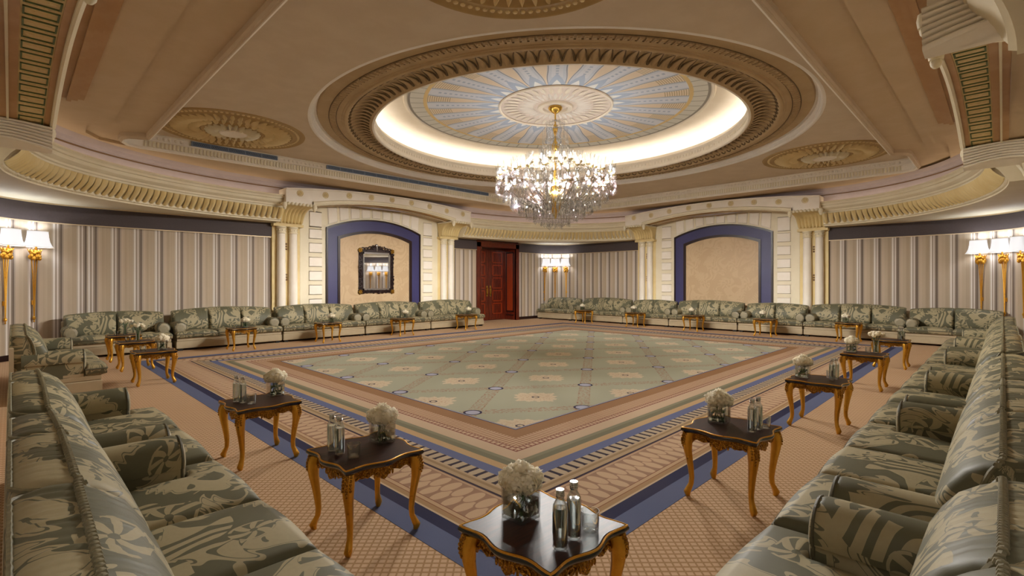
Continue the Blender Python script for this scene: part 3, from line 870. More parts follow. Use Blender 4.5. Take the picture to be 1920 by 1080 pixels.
BOSS = MB().ball((0, 0, 0), .032, 8, 6, (1, .7, 1)).mesh('boss'); BOSS.materials.append(MATS['line_brown'])
SHAFT = MB().lathe([(.125, .18), (.128, 1.0), (.125, 2.2), (.115, 3.22)], 20).mesh('shaft'); SHAFT.materials.append(MATS['ivory'])
q = MB().lathe([(.115, 3.20), (.135, 3.21), (.135, 3.24), (.12, 3.25), (.122, 3.36), (.15, 3.39), (.15, 3.425), (.0, 3.425)], 20)
for i in range(8):
    a = 2*PI*i/8; q.ball((.122*math.cos(a), .122*math.sin(a), 3.31), .025, 6, 4)
CAPITAL = q.mesh('capital'); CAPITAL.materials.append(MATS['cream'])
CBASE = MB().lathe([(.0, 0), (.145, 0), (.145, .08), (.14, .1), (.143, .13), (.13, .16), (.125, .18), (0, .18)], 20).mesh('base'); CBASE.materials.append(MATS['cream'])
NSIDE = {5: ('door-side', 'curtain-side'), 6: ('right-hand', 'far-corner'), 7: ('further', 'nearer'), 8: ('nearer', 'further')}
n1 = niche(5, (CX-.05, Y1, 0), PI, 'of the left niche with the mirror')
n2 = niche(6, (X1, CY, 0), PI/2, 'of the right niche with bare fabric panel')
n3 = niche(7, (X0, CY, 0), -PI/2, 'of the arch at the near left wall', far=False)
n4 = niche(8, (CX-.05, Y0, 0), 0, 'of the arch at the near right wall', far=False)
# mouldings over the two near arches, warm light's orange put into their colour
struct(link('trim_9', MB().box((.54, CY-3.2, 4.655), (.62, CY+3.05, 4.70)).box((.62, CY-3.2, 4.61), (.68, CY+3.05, 4.70)).box((.68, CY-3.2, 4.64), (.76, CY+3.05, 4.70)).box((.76, CY-3.2, 4.67), (.84, CY+3.05, 4.70)).mesh('beam', smooth=False), material='orange_warm_tint'), 'soffit moulding with painted warm orange light at upper left')
struct(link('trim_10', MB().box((CX-3.2, .56, 4.655), (CX+3.05, .64, 4.70)).box((CX-3.2, .64, 4.61), (CX+3.05, .70, 4.70)).box((CX-3.2, .70, 4.64), (CX+3.05, .78, 4.70)).box((CX-3.2, .78, 4.67), (CX+3.05, .86, 4.70)).mesh('beam', smooth=False), material='orange_warm_tint'), 'soffit moulding with painted warm orange light at upper right')

# ------------------------------------------------------------------ door
def door():
    root = struct(empty('door_1', ((DX0+DX1)/2, Y1, 0), 0), 'tall red mahogany double door in a deep casing at the far left wall')
    hw = (DX1-DX0)/2; iw = hw-.22; dep = .62; H = 3.46
    cas = MB()
    for sx in (-1, 1):
        a, b = sorted((sx*hw, sx*iw)); cas.box((a, -.07, 0), (b, .0, H)); a, b = sorted((sx*(iw+.06), sx*iw)); cas.box((a, -.09, 0), (b, .0, H-.22))
    cas.box((-hw, -.07, H-.22), (hw, 0, H)); cas.box((-hw-.03, -.10, H-.03), (hw+.03, 0, H+.03))
    cas.box((-hw-.02, 0, H), (hw+.02, dep+.1, H+.08))
    link('casing', cas.mesh('casing', smooth=False), root, material='mahogany')
    rev = MB(); rev.box((-iw-.2, 0, 0), (-iw, dep+.1, H-.2)); rev.box((iw, 0, 0), (iw+.2, dep+.1, H-.2)); rev.box((-iw-.2, 0, H-.22), (iw+.2, dep+.1, H))
    link('reveal', rev.mesh('reveal', smooth=False), root, material='mahogany')
    for sx in (-1, 1):
        p = MB(); xx = sx*iw; a, b = sorted((xx, xx-sx*.012)); p.box((a, .10, .42), (b, dep-.12, H-.42))
        link('reveal_panel', p.mesh('reveal_panel', smooth=False), root, material='mahogany_red')
        f = MB()
        a, b = sorted((xx, xx-sx*.03))
        for (y0, y1, z0, z1) in ((.06, .10, .36, H-.36), (dep-.12, dep-.08, .36, H-.36), (.06, dep-.08, .36, .42), (.06, dep-.08, H-.42, H-.36), (.06, dep-.08, .20, .24)): f.box((a, y0, z0), (b, y1, z1))
        link('reveal_moulding', f.mesh('reveal_moulding', smooth=False), root, material='dark_wood')
        lf = MB(); a, b = sorted((0+sx*.006, sx*iw)); lf.box((a, dep, .02), (b, dep+.06, H-.24))
        leaf_ = link('door_leaf', lf.mesh('door_leaf', smooth=False), root, material='mahogany')
        cx_ = sx*iw/2
        for k in range(5):
            z0 = .28+k*.58
            pf = MB()
            for (xa, xb, za, zb_) in ((-.30, .30, 0, .035), (-.30, .30, .455, .49), (-.30, -.262, 0, .49), (.262, .30, 0, .49)): pf.box((cx_+xa, dep-.022, z0+za), (cx_+xb, dep, z0+zb_))
            link('panel_moulding', pf.mesh('panel_moulding', smooth=False), leaf_, material='mahogany_red')
            pp = MB(); pp.box((cx_-.21, dep-.016, z0+.09), (cx_+.21, dep, z0+.40)); link('panel', pp.mesh('panel', smooth=False), leaf_, material='mahogany')
        h = MB().tube([(sx*.10, dep, 1.18), (sx*.10, dep-.06, 1.20), (sx*.10, dep-.07, 1.32), (sx*.10, dep-.06, 1.44), (sx*.10, dep, 1.46)], .016, 8); h.box((sx*.10-.03, dep-.012, 1.08), (sx*.10+.03, dep, 1.56))
        link('handle', h, leaf_, material='chrome_gold')
    link('threshold', MB().box((-iw-.2, dep+.06, 0), (iw+.2, dep+.1, H)), root, material='dark_wood')
door()

# ------------------------------------------------------------------ mirror on the left niche
def mirror():
    W, H = .60, .62
    root = empty('wall_mirror', (CX-.05, Y1-.079, 2.10), PI)
    tag(root, 'framed wall mirror with dark carved rococo frame and gilt corners in the left niche', 'mirror')
    link('glass', MB().box((-.50, .02, -.62), (.50, .03, .62)), root, material='mirror')
    inn = MB()
    for a, b in (((-.53, .02, .60), (.53, .06, .66)), ((-.53, .02, -.66), (.53, .06, -.60)), ((-.53, .02, -.66), (-.49, .06, .66)), ((.49, .02, -.66), (.53, .06, .66))): inn.box(a, b)
    link('inner_moulding', inn.mesh('inner_moulding', smooth=False), root, material='silver')
    fr_ = MB()
    for a, b in (((-.70, .0, .66), (.70, .03, .76)), ((-.70, .0, -.76), (.70, .03, -.66)), ((-.68, .0, -.76), (-.53, .03, .76)), ((.53, .0, -.76), (.68, .03, .76))): fr_.box(a, b)
    def scroll(cx, cz, r, tilt):
        p = []
        for k in range(15):
            a = tilt+k*.48; rr = r*(1-k/17); p.append((cx+rr*math.cos(a), .05, cz+rr*math.sin(a)))
        fr_.tube(p, .018, 5)
    for sx in (-1, 1):
        for k in range(9): scroll(sx*.62, -.60+k*.15, .075, k*1.1)
    for k in range(8): scroll(-.52+k*.15, -.72, .07, k*1.3)
    for k in range(9):
        x = -.52+k*.13; scroll(x, .74+.16*max(0, 1-abs(x)/.42), .085, k*.9); 
    top = [(-.5+1.0*i/20, .72+.20*math.exp(-((-.5+i/20)/.24)**2)) for i in range(21)]
    fr_.grid([[(x, .0, .66), (x, .035, .66), (x, .035, z), (x, 0, z)] for x, z in top], cv=True, flip=True)
    link('frame', fr_, root, material='dark_wood')
    cr = MB()
    for k in range(5):
        a = k*2*PI/5; cr.ball((.05*math.cos(a), 0, .05*math.sin(a)), .04, 6, 5, (1, .6, 1))
    cr.ball((0, .02, 0), .035, 6, 5); cr = cr.mesh('corner_leaf'); cr.materials.append(MATS['chrome_gold'])
    for sx in (-1, 1):
        for sz in (-1, 1): link('corner_leaf', cr, root, (sx*.63, .05, sz*.72))
    f2 = MB().ball((0, .06, .90), .05, 8, 6, (1, .6, 1)).tube([(0, .06, .70), (0, .06, .92)], [.015, .03], 6)
    link('crest', f2, root, material='silver')
mirror()

# ------------------------------------------------------------------ air grilles in the tray edge
def grille(x0, n, label):
    root = empty('air_grille', (x0, CY+5.82-.005, ZT-.075)); tag(root, label, 'air grille', 'ceiling air grilles')
    L = .38
    bk = MB().box((-.36, -.034, -.062), (.36+0, -.03, .05)); 
    for i in range(n):
        p = MB(); x = i*L
        p.box((x+.012, -.045, -.042), (x+L-.012, -.04, .042))
        o = link('panel', p.mesh('panel', smooth=False), root, material='grille_dark')
        s_ = MB()
        for k in range(9): s_.tube([(x+.02+k*.038, -.047, -.04), (x+.056+k*.038, -.047, .04)], .005, 3, caps=False)
        for k in range(9): s_.tube([(x+.056+k*.038, -.049, -.04), (x+.02+k*.038, -.049, .04)], .005, 3, caps=False)
        link('lattice', s_, o, material='grille')
    f = MB()
    f.box((0, -.05, .042), (n*L, -.0, .055)); f.box((0, -.05, -.055), (n*L, -.0, -.042))
    for i in range(n+1): f.box((i*L-.012, -.05, -.042), (i*L+.012, -.0, .042))
    link('frame', f.mesh('frame', smooth=False), root, material='grille')
grille(2.96, 5, 'short run of blue-grey air grilles in the ceiling edge at the left')
grille(6.20, 16, 'long run of blue-grey air grilles in the ceiling edge beside the chandelier')

# ------------------------------------------------------------------ sconces
def sconce_proto():
    st = MB()
    for q in (-1, 0, 1): st.tube([(q*.008, .045, .92), (q*.014, .05, 1.4), (q*.030, .05, 1.9), (q*.055, .055, 2.25)], [.007, .009, .011, .013], 8)
    st.ball((0, .045, .90), .03, 8, 6, (1, 1, 1.6)); st.ball((0, .045, .83), .016, 6, 5, (1, 1, 1.8)); st.box((-.03, 0, 1.2), (.03, .04, 1.3))
    ac = MB()
    for k in range(7):
        a = PI*(k/6); ac.ball((.085*math.cos(a), .07+.05*math.sin(a), 2.28+.03*math.sin(k*2.2)), .042, 7, 5, (1, 1, 1.3))
        ac.ball((.07*math.cos(a), .07+.05*math.sin(a), 2.38+.02*math.cos(k*1.7)), .045, 7, 5)
        ac.tube([(.06*math.cos(a), .06+.04*math.sin(a), 2.32), (.11*math.cos(a), .07+.07*math.sin(a), 2.42), (.13*math.cos(a), .07+.08*math.sin(a), 2.45), (.12*math.cos(a), .07+.07*math.sin(a), 2.40)], [.02, .018, .014, .006], 5)
    ac.tube([(0, .10, 2.4), (0, .12, 2.60)], .02, 6)
    sh = MB(); prof = [(.30, 2.50), (.262, 2.545), (.225, 2.63), (.205, 2.74), (.195, 2.86)]
    sh.lathe(prof, 28, (0, .17, 0), sy=.5)
    rims = []
    for r_, z_ in ((.30, 2.50), (.195, 2.86)): rims.append(MB().tube([(r_*math.cos(2*PI*i/28), .17+.5*r_*math.sin(2*PI*i/28), z_) for i in range(28)], .006, 5, closed=True).mesh('shade_rim'))
    bu = MB().ball((0, .14, 2.66), .035, 8, 6, (1, 1, 1.4))
    return [('stem', st.mesh('stem'), 'gilt'), ('acanthus', ac.mesh('acanthus'), 'gilt'), ('lamp_shade', sh.mesh('lamp_shade'), 'lamp_shade'), ('shade_rim', rims[0], 'ivory'), ('shade_rim', rims[1], 'ivory'), ('bulb', bu.mesh('bulb'), 'bulb')]
SC = sconce_proto()
for _, me, m_ in SC: me.materials.append(MATS[m_])
def sconce(cx, cy, ang, label, rad):
    x, y = cx+rad*math.cos(ang), cy+rad*math.sin(ang)
    root = empty('wall_sconce', (x, y, 0), ang+PI/2)
    tag(root, label, 'wall lamp', 'torch sconces in the curved corners')
    for n_, me, _ in SC: link(n_, me, root)
    ld = bpy.data.lights.new('sconce_light', 'POINT'); ld.energy = SCONCE_W; ld.color = (.86, .92, 1.0); ld.shadow_soft_size = .05
    lo = bpy.data.objects.new('sconce_light', ld); C.objects.link(lo); lo.parent = root; lo.location = (0, .16, 2.78)
for (cx_, cy_, a0, nm, rad) in ((X1-BACK_R, Y1-BACK_R, PI/4, 'the far corner', BACK_R), (X0+R_, Y1-R_, 3*PI/4, 'the left corner', R_), (X1-R_, Y0+R_, -PI/4, 'the right corner', R_), (X0+R_, Y0+R_, -3*PI/4, 'the corner behind the camera', R_)):
    for j, d in enumerate((.58/rad, 0, -.58/rad)):
        sconce(cx_, cy_, a0+d, 'gilt wall sconce with white bell shade in %s, %s of three' % (nm, ('left', 'middle', 'right')[j]), rad)

# ------------------------------------------------------------------ sofas
def lines_(a, b, r, step):
    e = [a+r*t for t in (0, .06, .18, .38, .68, 1)]; f = [b-r*t for t in (1, .68, .38, .18, .06, 0)]
    n = max(2, int((b-a-2*r)/step)); m = [a+r+(b-a-2*r)*i/n for i in range(1, n)]
    return e+m+f
def seat_cushion(x0, x1, y0, y1, notch=None, uvo=(0, 0)):
    """notch = (xa, xb, yb): arm cut-out from y0 up to yb"""
    r, zs0, zs1, h = .055, .335, .405, .06
    xs = lines_(x0, x1, r, .07); ys = lines_(y0, y1, r, .07)
    if notch:
        xs = sorted(set(xs+[notch[0], notch[1]])); ys = sorted(set(ys+[notch[2], notch[2]+.02, notch[2]+.04]))
        xs = [x for i, x in enumerate(xs)]
    def inside(x, y):
        if notch and notch[0]-1e-6 < x < notch[1]+1e-6 and y < notch[2]+1e-6: return False
        return True
    def dist(x, y):
        d = min(x-x0, x1-x, y-y0, y1-y)
        if notch:
            dx = max(notch[0]-x, 0, x-notch[1]); dy = max(y-notch[2], 0); d = min(d, math.hypot(dx, dy))
        return max(0, d)
    mb = MB(); top = {}; bot = {}
    def vt(i, j, D, f):
        if (i, j) not in D: D[(i, j)] = len(mb.v); mb.v.append(f(xs[i], ys[j]))
        return D[(i, j)]
    def ft(x, y):
        d = dist(x, y); k = min(d/r, 1); z = zs1+h*math.sqrt(1-(1-k)**2)
        fx = (x-x0)/(x1-x0); fy = (y-y0)/(y1-y0); z += .03*math.sin(PI*fx)**.7*math.sin(PI*min(1, max(0, fy)))**.7
        return (x, y+.02*math.sin(PI*fx)*(1 if fy > .97 else 0), z)
    def fb(x, y): return (x, y, zs0-.02*min(dist(x, y)/.03, 1))
    edges = {}
    for i in range(len(xs)-1):
        for j in range(len(ys)-1):
            if not inside((xs[i]+xs[i+1])/2, (ys[j]+ys[j+1])/2): continue
            ids = [(i, j), (i+1, j), (i+1, j+1), (i, j+1)]
            uv = [(xs[a]+uvo[0], ys[b]+uvo[1]) for a, b in ids]
            mb.face([vt(a, b, top, ft) for a, b in ids], uv)
            mb.face([vt(a, b, bot, fb) for a, b in ids][::-1], uv[::-1])
            for k in range(4):
                e = (ids[k], ids[(k+1) % 4]); edges[e] = 1
    outline = []
    for (a, b) in list(edges):
        if (b, a) not in edges:
            ua = (xs[a[0]]+uvo[0], ys[a[1]]+uvo[1]); ub = (xs[b[0]]+uvo[0], ys[b[1]]+uvo[1])
            n0 = len(mb.v)
            dx, dy = xs[b[0]]-xs[a[0]], ys[b[1]]-ys[a[1]]
            if abs(dx) > abs(dy): va, vb = (ua[0], ua[1]+.08), (ub[0], ub[1]+.08)
            else: va, vb = (ua[0]+.08, ua[1]), (ub[0]+.08, ub[1])
            mb.face([top[a], bot[a], bot[b], top[b]], [ua, va, vb, ub])
            outline.append((a, b))
    # ordered outline for the piping
    nxt = {a: b for a, b in outline}; st = outline[0][0]; cur = nxt[st]; loop = [st]
    while cur != st and len(loop) < 5000: loop.append(cur); cur = nxt[cur]
    pp = [mb.v[top[k]] for k in loop]
    me = mb.mesh('seat_cushion', angle=60); me.materials.append(MATS['sofa_damask'])
    pip = MB().tube([(p[0], p[1], p[2]+.003) for p in pp], .011, 6, closed=True).mesh('piping'); pip.materials.append(MATS['piping'])
    return me, pip
def back_cushion(xa, xb, topf, uvo=(0, 0)):
    sec = [(.36, .43), (.405, .47), (.425, .55), (.42, .65), (.395, .75), (.355, .84), (.305, .92), (.245, .97), (.195, .998), (.175, 1.008), (.16, 1.012), (.135, 1.016), (.09, 1.02), (.05, 1.014), (.02, 1.0), (.008, .95), (.004, .85), (.004, .70), (.004, .46)]
    ridge = 9
    xs = lines_(xa, xb, .06, .012)
    rr = random.Random(int(xa*1000)+5)
    ph = [rr.random()*6 for _ in range(6)]
    gather = lambda x: (math.sin(x*150+ph[0]+2*math.sin(x*23+ph[1]))*.6+math.sin(x*97+ph[2])*.4)
    pts = []; uvs = []; rid = []; rid2 = []
    for x in xs:
        d = min(x-xa, xb-x); k = min(d/.06, 1); f = .30+.70*math.sqrt(1-(1-k)**2)
        row = []; uv = []; arcl = 0
        for i, (y, z) in enumerate(sec):
            ym = .20
            yy = ym+(y-ym)*f; zz = .43+(z-.43)*(topf(x)-.43)/.585
            if z > .9: zz -= .022*(1-math.sqrt(1-(1-k)**2))
            di = i-ridge
            g_ = gather(x)*.0055*math.exp(-abs(di)/2.2 if di <= 0 else -abs(di)/6.0)*min(1, k)
            if di != 0: zz += g_; yy += g_*.4
            if i: arcl += math.hypot(sec[i][0]-sec[i-1][0], sec[i][1]-sec[i-1][1])
            row.append((x, yy, zz)); uv.append((x+uvo[0], arcl+uvo[1]))
        pts.append(row); uvs.append(uv); rid.append(row[ridge]); rid2.append(row[14])
    mb = MB(); mb.grid(pts, uvs=uvs, flip=True); mb.cap(pts[0]); mb.cap(pts[-1], True)
    me = mb.mesh('back_cushion', angle=60); me.materials.append(MATS['sofa_damask'])
    # twisted rope along the ridge
    rp = MB(); path = []
    n = int((xb-xa)/.012)
    ends = [(pts[0][k]) for k in range(2, ridge)]; ende = [pts[-1][k] for k in range(ridge-1, 1, -1)]
    rp.tube([Vector(p)+Vector((0, .004, .004)) for p in ends+rid+ende], .010, 6)
    for s_ in range(0, len(rid)-1, 2):
        p = Vector(rid[s_]); rp.ball((p.x, p.y+.004, p.z+.004), .0155, 6, 4, (.75, 1, 1))
    rp2 = MB().tube([Vector(p)+Vector((0, -.003, .003)) for p in rid2], .008, 5).mesh('back_piping'); rp2.materials.append(MATS['rope'])
    rope = rp.mesh('rope_trim'); rope.materials.append(MATS['rope'])
    return me, rope, rp2
def arm_mesh(xc, sgn):
    prof = []
    w_ = .13
    prof.append((-w_+.02, .30)); prof.append((-w_+.02, .52))
    for k in range(11):
        a = PI*1.12-(PI*1.24)*k/10; prof.append((.135*math.cos(a)*1.0, .575+.135*math.sin(a)))
    prof.append((w_-.02, .52)); prof.append((w_-.02, .30))
    ys = [.12, .25, .40, .55, .68, .755, .785, .80]; sc = [1, 1, 1, 1, 1, 1, .97, .88]
    pts = []; uvs = []
    for y, s_ in zip(ys, sc):
        row = []; uv = []; al = 0
        for i, (x, z) in enumerate(prof):
            bul = 1+.05*math.sin(PI*(y-.12)/.68)
            row.append((xc+x*s_*bul, y, .45+(z-.45)*(s_ if z > .45 else 1)))
            if i: al += math.hypot(prof[i][0]-prof[i-1][0], prof[i][1]-prof[i-1][1])
            uv.append((y+xc, al))
        pts.append(row); uvs.append(uv)
    mb = MB(); mb.grid(pts, uvs=uvs); mb.cap(pts[0], True)
    me = mb.mesh('arm', angle=50); me.materials.append(MATS['sofa_damask'])
    fr_ = MB(); fr_.cap(pts[-1], False); c = [(xc+(p[0]-xc)*.7, p[1]+.012, .5+(p[2]-.5)*.8) for p in pts[-1]]; fr_.grid([pts[-1], c], cv=True); fr_.cap(c)
    f_me = fr_.mesh('arm_front', angle=60); f_me.materials.append(MATS['sofa_arm_front_lit'])
    pip = MB().tube(pts[-2], .008, 5).mesh('piping'); pip.materials.append(MATS['piping'])
    return me, f_me, pip
def sofa_kit(n):
    L = 2.0 if n == 2 else 2.54
    h = L/2; parts = []
    D = 1.05
    cuts = [-h, 0, h] if n == 2 else [-h, -.37, .37, h]
    e = .93 if n == 2 else .95; cen = 1.0 if n == 2 else 1.035
    topf = lambda x: e+(cen-e)*math.cos(min(1, abs(x)/h)*PI/2)**.8
    aw = .26
    for i in range(n):
        a, b = cuts[i]+.004, cuts[i+1]-.004
        nt_ = None
        if i == 0: nt_ = (a-.01, a+aw, .80)
        if i == n-1: nt_ = (b-aw, b+.01, .80)
        if nt_: nt_ = (max(nt_[0], a), min(nt_[1], b), nt_[2])
        me, pip = seat_cushion(a, b, .36, D, nt_, (i*.31+n*.17, .2*i))
        parts.append(('seat_cushion', me, [('piping', pip)]))
    bc = [-h+.05, 0, h-.05] if n == 2 else [-h+.05, -.40, .40, h-.05]
    for i in range(n):
        me, rope, rp2 = back_cushion(bc[i]+.004, bc[i+1]-.004, topf, (i*.37+.11*n, .45))
        parts.append(('back_cushion', me, [('rope_trim', rope), ('piping', rp2)]))
    for s_ in (-1, 1):
        me, fm, pip = arm_mesh(s_*(h-.135), s_)
        parts.append(('arm', me, [('arm_front', fm), ('piping', pip)]))
    base = MB(); 
    def rb(a, b, c=.012):
        x0, y0, z0 = a; x1, y1, z1 = b
        def ring(z, i): return [(x0+i, y0+i, z), (x1-i, y0+i, z), (x1-i, y1-i, z), (x0+i, y1-i, z)]
        R = [ring(z0, c), ring(z0+c, 0), ring(z1-c, 0), ring(z1, c)]
        base.grid([[r[k] for k in range(4)] for r in R], cv=True); base.cap(R[0], True); base.cap(R[-1])
    rb((-h+.01, .02, .055), (h-.01, D-.055, .235)); rb((-h+.02, .02, .235), (h-.02, D-.065, .318))
    rb((-h+.02, .0, .06), (h-.02, .05, .80)); rb((-h+.02, .04, .30), (-h+.25, .78, .36)); rb((h-.25, .04, .30), (h-.02, .78, .36))
    me = base.mesh('base', smooth=False); me.materials.append(MATS['sofa_cream']); parts.append(('base', me, []))
    ft = MB().box((-.05, -.05, 0), (.05, .05, .06)).mesh('foot', smooth=False); ft.materials.append(MATS['floor_plinth'])
    for x in (-h+.10, h-.10):
        for y in (.10, D-.14): parts.append(('foot', ft, [], (x, y, 0)))
    return parts
KIT = {2: sofa_kit(2), 3: sofa_kit(3)}
def sofa(n, loc, rz, label, group):
    root = empty('two_seat_sofa' if n == 2 else 'three_seat_sofa', loc, rz)
    tag(root, label, 'sofa', group)
    for p in KIT[n]:
        o = link(p[0], p[1], root, p[3] if len(p) > 3 else None)
        for (sn, sm) in p[2]: link(sn, sm, o)
LX = -.02   # back line of the left row
gl, gr, gbl, gbr = 'damask sofas along the near left wall', 'damask sofas along the near right wall', 'damask sofas along the far left wall', 'damask sofas along the far right wall'
sofa(3, (LX, 1.41+1.27, 0), -PI/2, 'three-seat green damask sofa filling the lower left foreground', gl)
sofa(2, (LX, 4.05+1.0, 0), -PI/2, 'two-seat green damask sofa in the left row just beyond the foreground one', gl)
sofa(3, (LX, 9.66+1.27, 0), -PI/2, 'green damask sofa at the left edge seen side-on, beyond the gap in the row', gl)
xs_ = .78
RYB = -.18
for i, (n, lab) in enumerate(((2, 'green damask sofa in the lower right corner, nearest the camera in the right row'), (3, 'second green damask sofa from the camera in the right row'), (2, 'third green damask sofa from the camera in the right row'),
                              (3, 'fourth green damask sofa from the camera in the right row'), (2, 'fifth green damask sofa from the camera in the right row'), (3, 'last and furthest green damask sofa of the right row'))):
    L = 2.0 if n == 2 else 2.54
    sofa(n, (xs_+L/2, RYB, 0), 0, lab, gr); xs_ += L+.07
xs_ = .80
for n, lab in ((2, 'leftmost two-seat damask sofa against the far left striped wall'), (3, 'three-seat damask sofa against the striped wall left of the columns'), (3, 'three-seat damask sofa in front of the left column pair of the mirror niche'),
               (3, 'three-seat damask sofa directly below the wall mirror'), (3, 'three-seat damask sofa next to the red door')):
    L = 2.0 if n == 2 else 2.54
    sofa(n, (xs_+L/2, 15.54, 0), PI, lab, gbl); xs_ += L+(.08 if n == 2 else .03)
ys_ = -.06
for n, lab in ((2, 'rightmost two-seat damask sofa against the far right striped wall'), (3, 'three-seat damask sofa against the striped wall right of the columns'), (2, 'two-seat damask sofa in front of the right column pair of the bare niche'),
               (3, 'three-seat damask sofa below the bare fabric panel of the right niche'), (2, 'two-seat damask sofa in front of the left column pair of the bare niche'), (3, 'three-seat damask sofa between the far corner sofa and the right niche'), (2, 'two-seat damask sofa in the far corner under the three sconces')):
    L = 2.0 if n == 2 else 2.54
    sofa(n, (18.38 if 'rightmost' in lab else 18.55 if 'under the three' in lab else 18.68, ys_+L/2, 0), PI/2, lab, gbr); ys_ += L+.02

# ------------------------------------------------------------------ side tables
TH = .55
def table_kit():
    hw = .285
    def outline(h, n=24, amp=.022):
        pts = []
        for s_ in range(4):
            for i in range(n):
                t = -1+2*i/n; off = amp*math.cos(1.6*PI*t)*(1-t*t)
                x, y = t*h, -(h+off)
                a = PI/2*s_; pts.append((x*math.cos(a)-y*math.sin(a), x*math.sin(a)+y*math.cos(a)))
        return pts
    R = [(.262, TH-.040), (.278, TH-.036), (.288, TH-.022), (.288, TH-.012), (.280, TH-.003)]
    top = MB(); rings = [[(x, y, z) for x, y in outline(h)] for h, z in R]
    top.grid(rings, cv=True); top.cap(rings[0], True)
    top_me = top.mesh('edge', angle=50); top_me.materials.append(MATS['table_edge'])
    sur = MB().cap([(x, y, TH) for x, y in outline(.272)]); sur.grid([[(x, y, TH-.004) for x, y in outline(.281)], [(x, y, TH) for x, y in outline(.272)]], cv=True)
    sur_me = sur.mesh('top', angle=50); sur_me.materials.append(MATS['table_top'])
    rim_ = MB().tube([(x, y, TH-.003) for x, y in outline(.281)], .0055, 5, closed=True).mesh('gilt_rim'); rim_.materials.append(MATS['gilt'])
    ap = MB(); n = 24
    sec = []
    for i in range(n+1):
        t = -1+2*i/n; x = t*.225; y = .232+.016*math.cos(1.6*PI*t)*(1-t*t)
        zb_ = .435+.035*abs(t)**1.5-.022*math.cos(3*PI*t)*(1-abs(t)) - (.05*max(0, abs(t)-.82)/.18)
        sec.append([(x, y, TH-.04), (x, y+.004, TH-.05), (x, y, TH-.058), (x, y+.006, (zb_+TH-.05)/2), (x, y+.003, zb_+.012), (x, y+.009, zb_+.006), (x, y+.004, zb_), (x, y-.014, zb_), (x, y-.014, TH-.04)])
    ap.grid(sec, cv=True)
    for k in range(-3, 4):
        ap.ball((k*.022, .252-.002*abs(k), .462-.004*abs(k)), .013, 6, 5, (.7, .5, 1.5))
    for sx in (-1, 1):
        p = []
        for k in range(13):
            a = k*.5; r_ = .030*(1-k/15); p.append((sx*(.115+r_*math.cos(a)), .25, .475+r_*math.sin(a)*.8))
        ap.tube(p, .006, 5)
        ap.tube([(sx*.20, .245, .455), (sx*.16, .25, .475), (sx*.12, .25, .455), (sx*.085, .252, .47)], .006, 5)
    ap_me = ap.mesh('apron', angle=50); ap_me.materials.append(MATS['gilt_carved'])
    leg = MB()
    st = [(.238, TH-.04, .034), (.246, .48, .038), (.252, .43, .037), (.249, .37, .031), (.240, .30, .0255), (.231, .22, .0215), (.226, .15, .0185), (.229, .10, .018), (.243, .06, .022), (.252, .035, .025), (.250, .012, .019), (.246, 0, .014)]
    rings = []
    for c, z, r_ in st:
        ring = []
        for k in range(12):
            a = 2*PI*k/12; sq = 1/max(abs(math.cos(a-PI/4)), abs(math.sin(a-PI/4)))**.45
            ring.append((c+r_*sq*math.cos(a), c+r_*sq*math.sin(a), z))
        rings.append(ring)
    leg.grid(rings[::-1], cv=True); leg.cap(rings[-1], True); leg.cap(rings[0])
    leg_me = leg.mesh('leg', angle=60); leg_me.materials.append(MATS['gilt'])
    kn = MB()
    for k in range(7):
        z = .50-.02*k; q = .268+.012*math.sin(k/6*PI)
        kn.ball((q, q, z), .016-.0012*k, 6, 5); 
        if k < 5: kn.ball((q+.012, q-.022, z), .010, 5, 4); kn.ball((q-.022, q+.012, z), .010, 5, 4)
    kn_me = kn.mesh('knee_carving'); kn_me.materials.append(MATS['gilt_carved'])
    return top_me, sur_me, rim_, ap_me, leg_me, kn_me
TK = table_kit()
def side_table(x, y, label, group):
    root = empty('side_table', (x, y, 0)); tag(root, label, 'table', group)
    t = link('top', TK[1], root); link('edge', TK[0], t); link('gilt_rim', TK[2], t)
    for k in range(4):
        link('apron', TK[3], root, None, PI/2*k)
        l = link('leg', TK[4], root, None, PI/2*k); link('knee_carving', TK[5], l)
    return root

# small things on the tables
def bottle_kit():
    H = .255
    g_ = MB().lathe([(0, .004), (.028, .004), (.033, .012), (.033, .17), (.031, .19), (.022, .207), (.016, .220), (.0155, .236), (.0125, .236), (.013, .220), (.019, .206), (.0275, .188), (.0295, .17), (.0295, .018), (.0, .016)], 20)
    gm = g_.mesh('glass'); gm.materials.append(MATS['glass'])
    wm = MB().lathe([(0, .0165), (.0292, .0185), (.0292, .165), (.0278, .180), (.0, .180)], 18).mesh('water'); wm.materials.append(MATS['water'])
    c_ = MB().lathe([(0, .258), (.0175, .258), (.0185, .256), (.0185, .226), (.017, .224), (.0160, .224)], 16)
    for z in (.232, .240): c_.tube([(.0188*math.cos(2*PI*i/14), .0188*math.sin(2*PI*i/14), z) for i in range(14)], .0012, 4, closed=True)
    cm = c_.mesh('cap'); cm.materials.append(MATS['silver'])
    lab = MB().lathe([(.0335, .06), (.0338, .062), (.0338, .15), (.0335, .152)], 14, a0=-.9, a1=.9); lm = lab.mesh('label'); lm.materials.append(MATS['bottle_label'])
    return gm, wm, cm, lm
BK = bottle_kit()
def bottle(x, y, label, lab=None):
    r = empty('water_bottle', (x, y, TH)); tag(r, label, 'bottle', 'water bottles on the side tables')
    link('glass', BK[0], r); link('water', BK[1], r); link('cap', BK[2], r)
    if lab is not None: link('label', BK[3], r, None, lab)
q = MB().lathe([(0, .001), (.036, .001), (.040, .006), (.043, .092), (.0405, .092), (.0375, .022), (.034, .016), (0, .015)], 24).mesh('tumbler'); q.materials.append(MATS['glass']); TUM = q
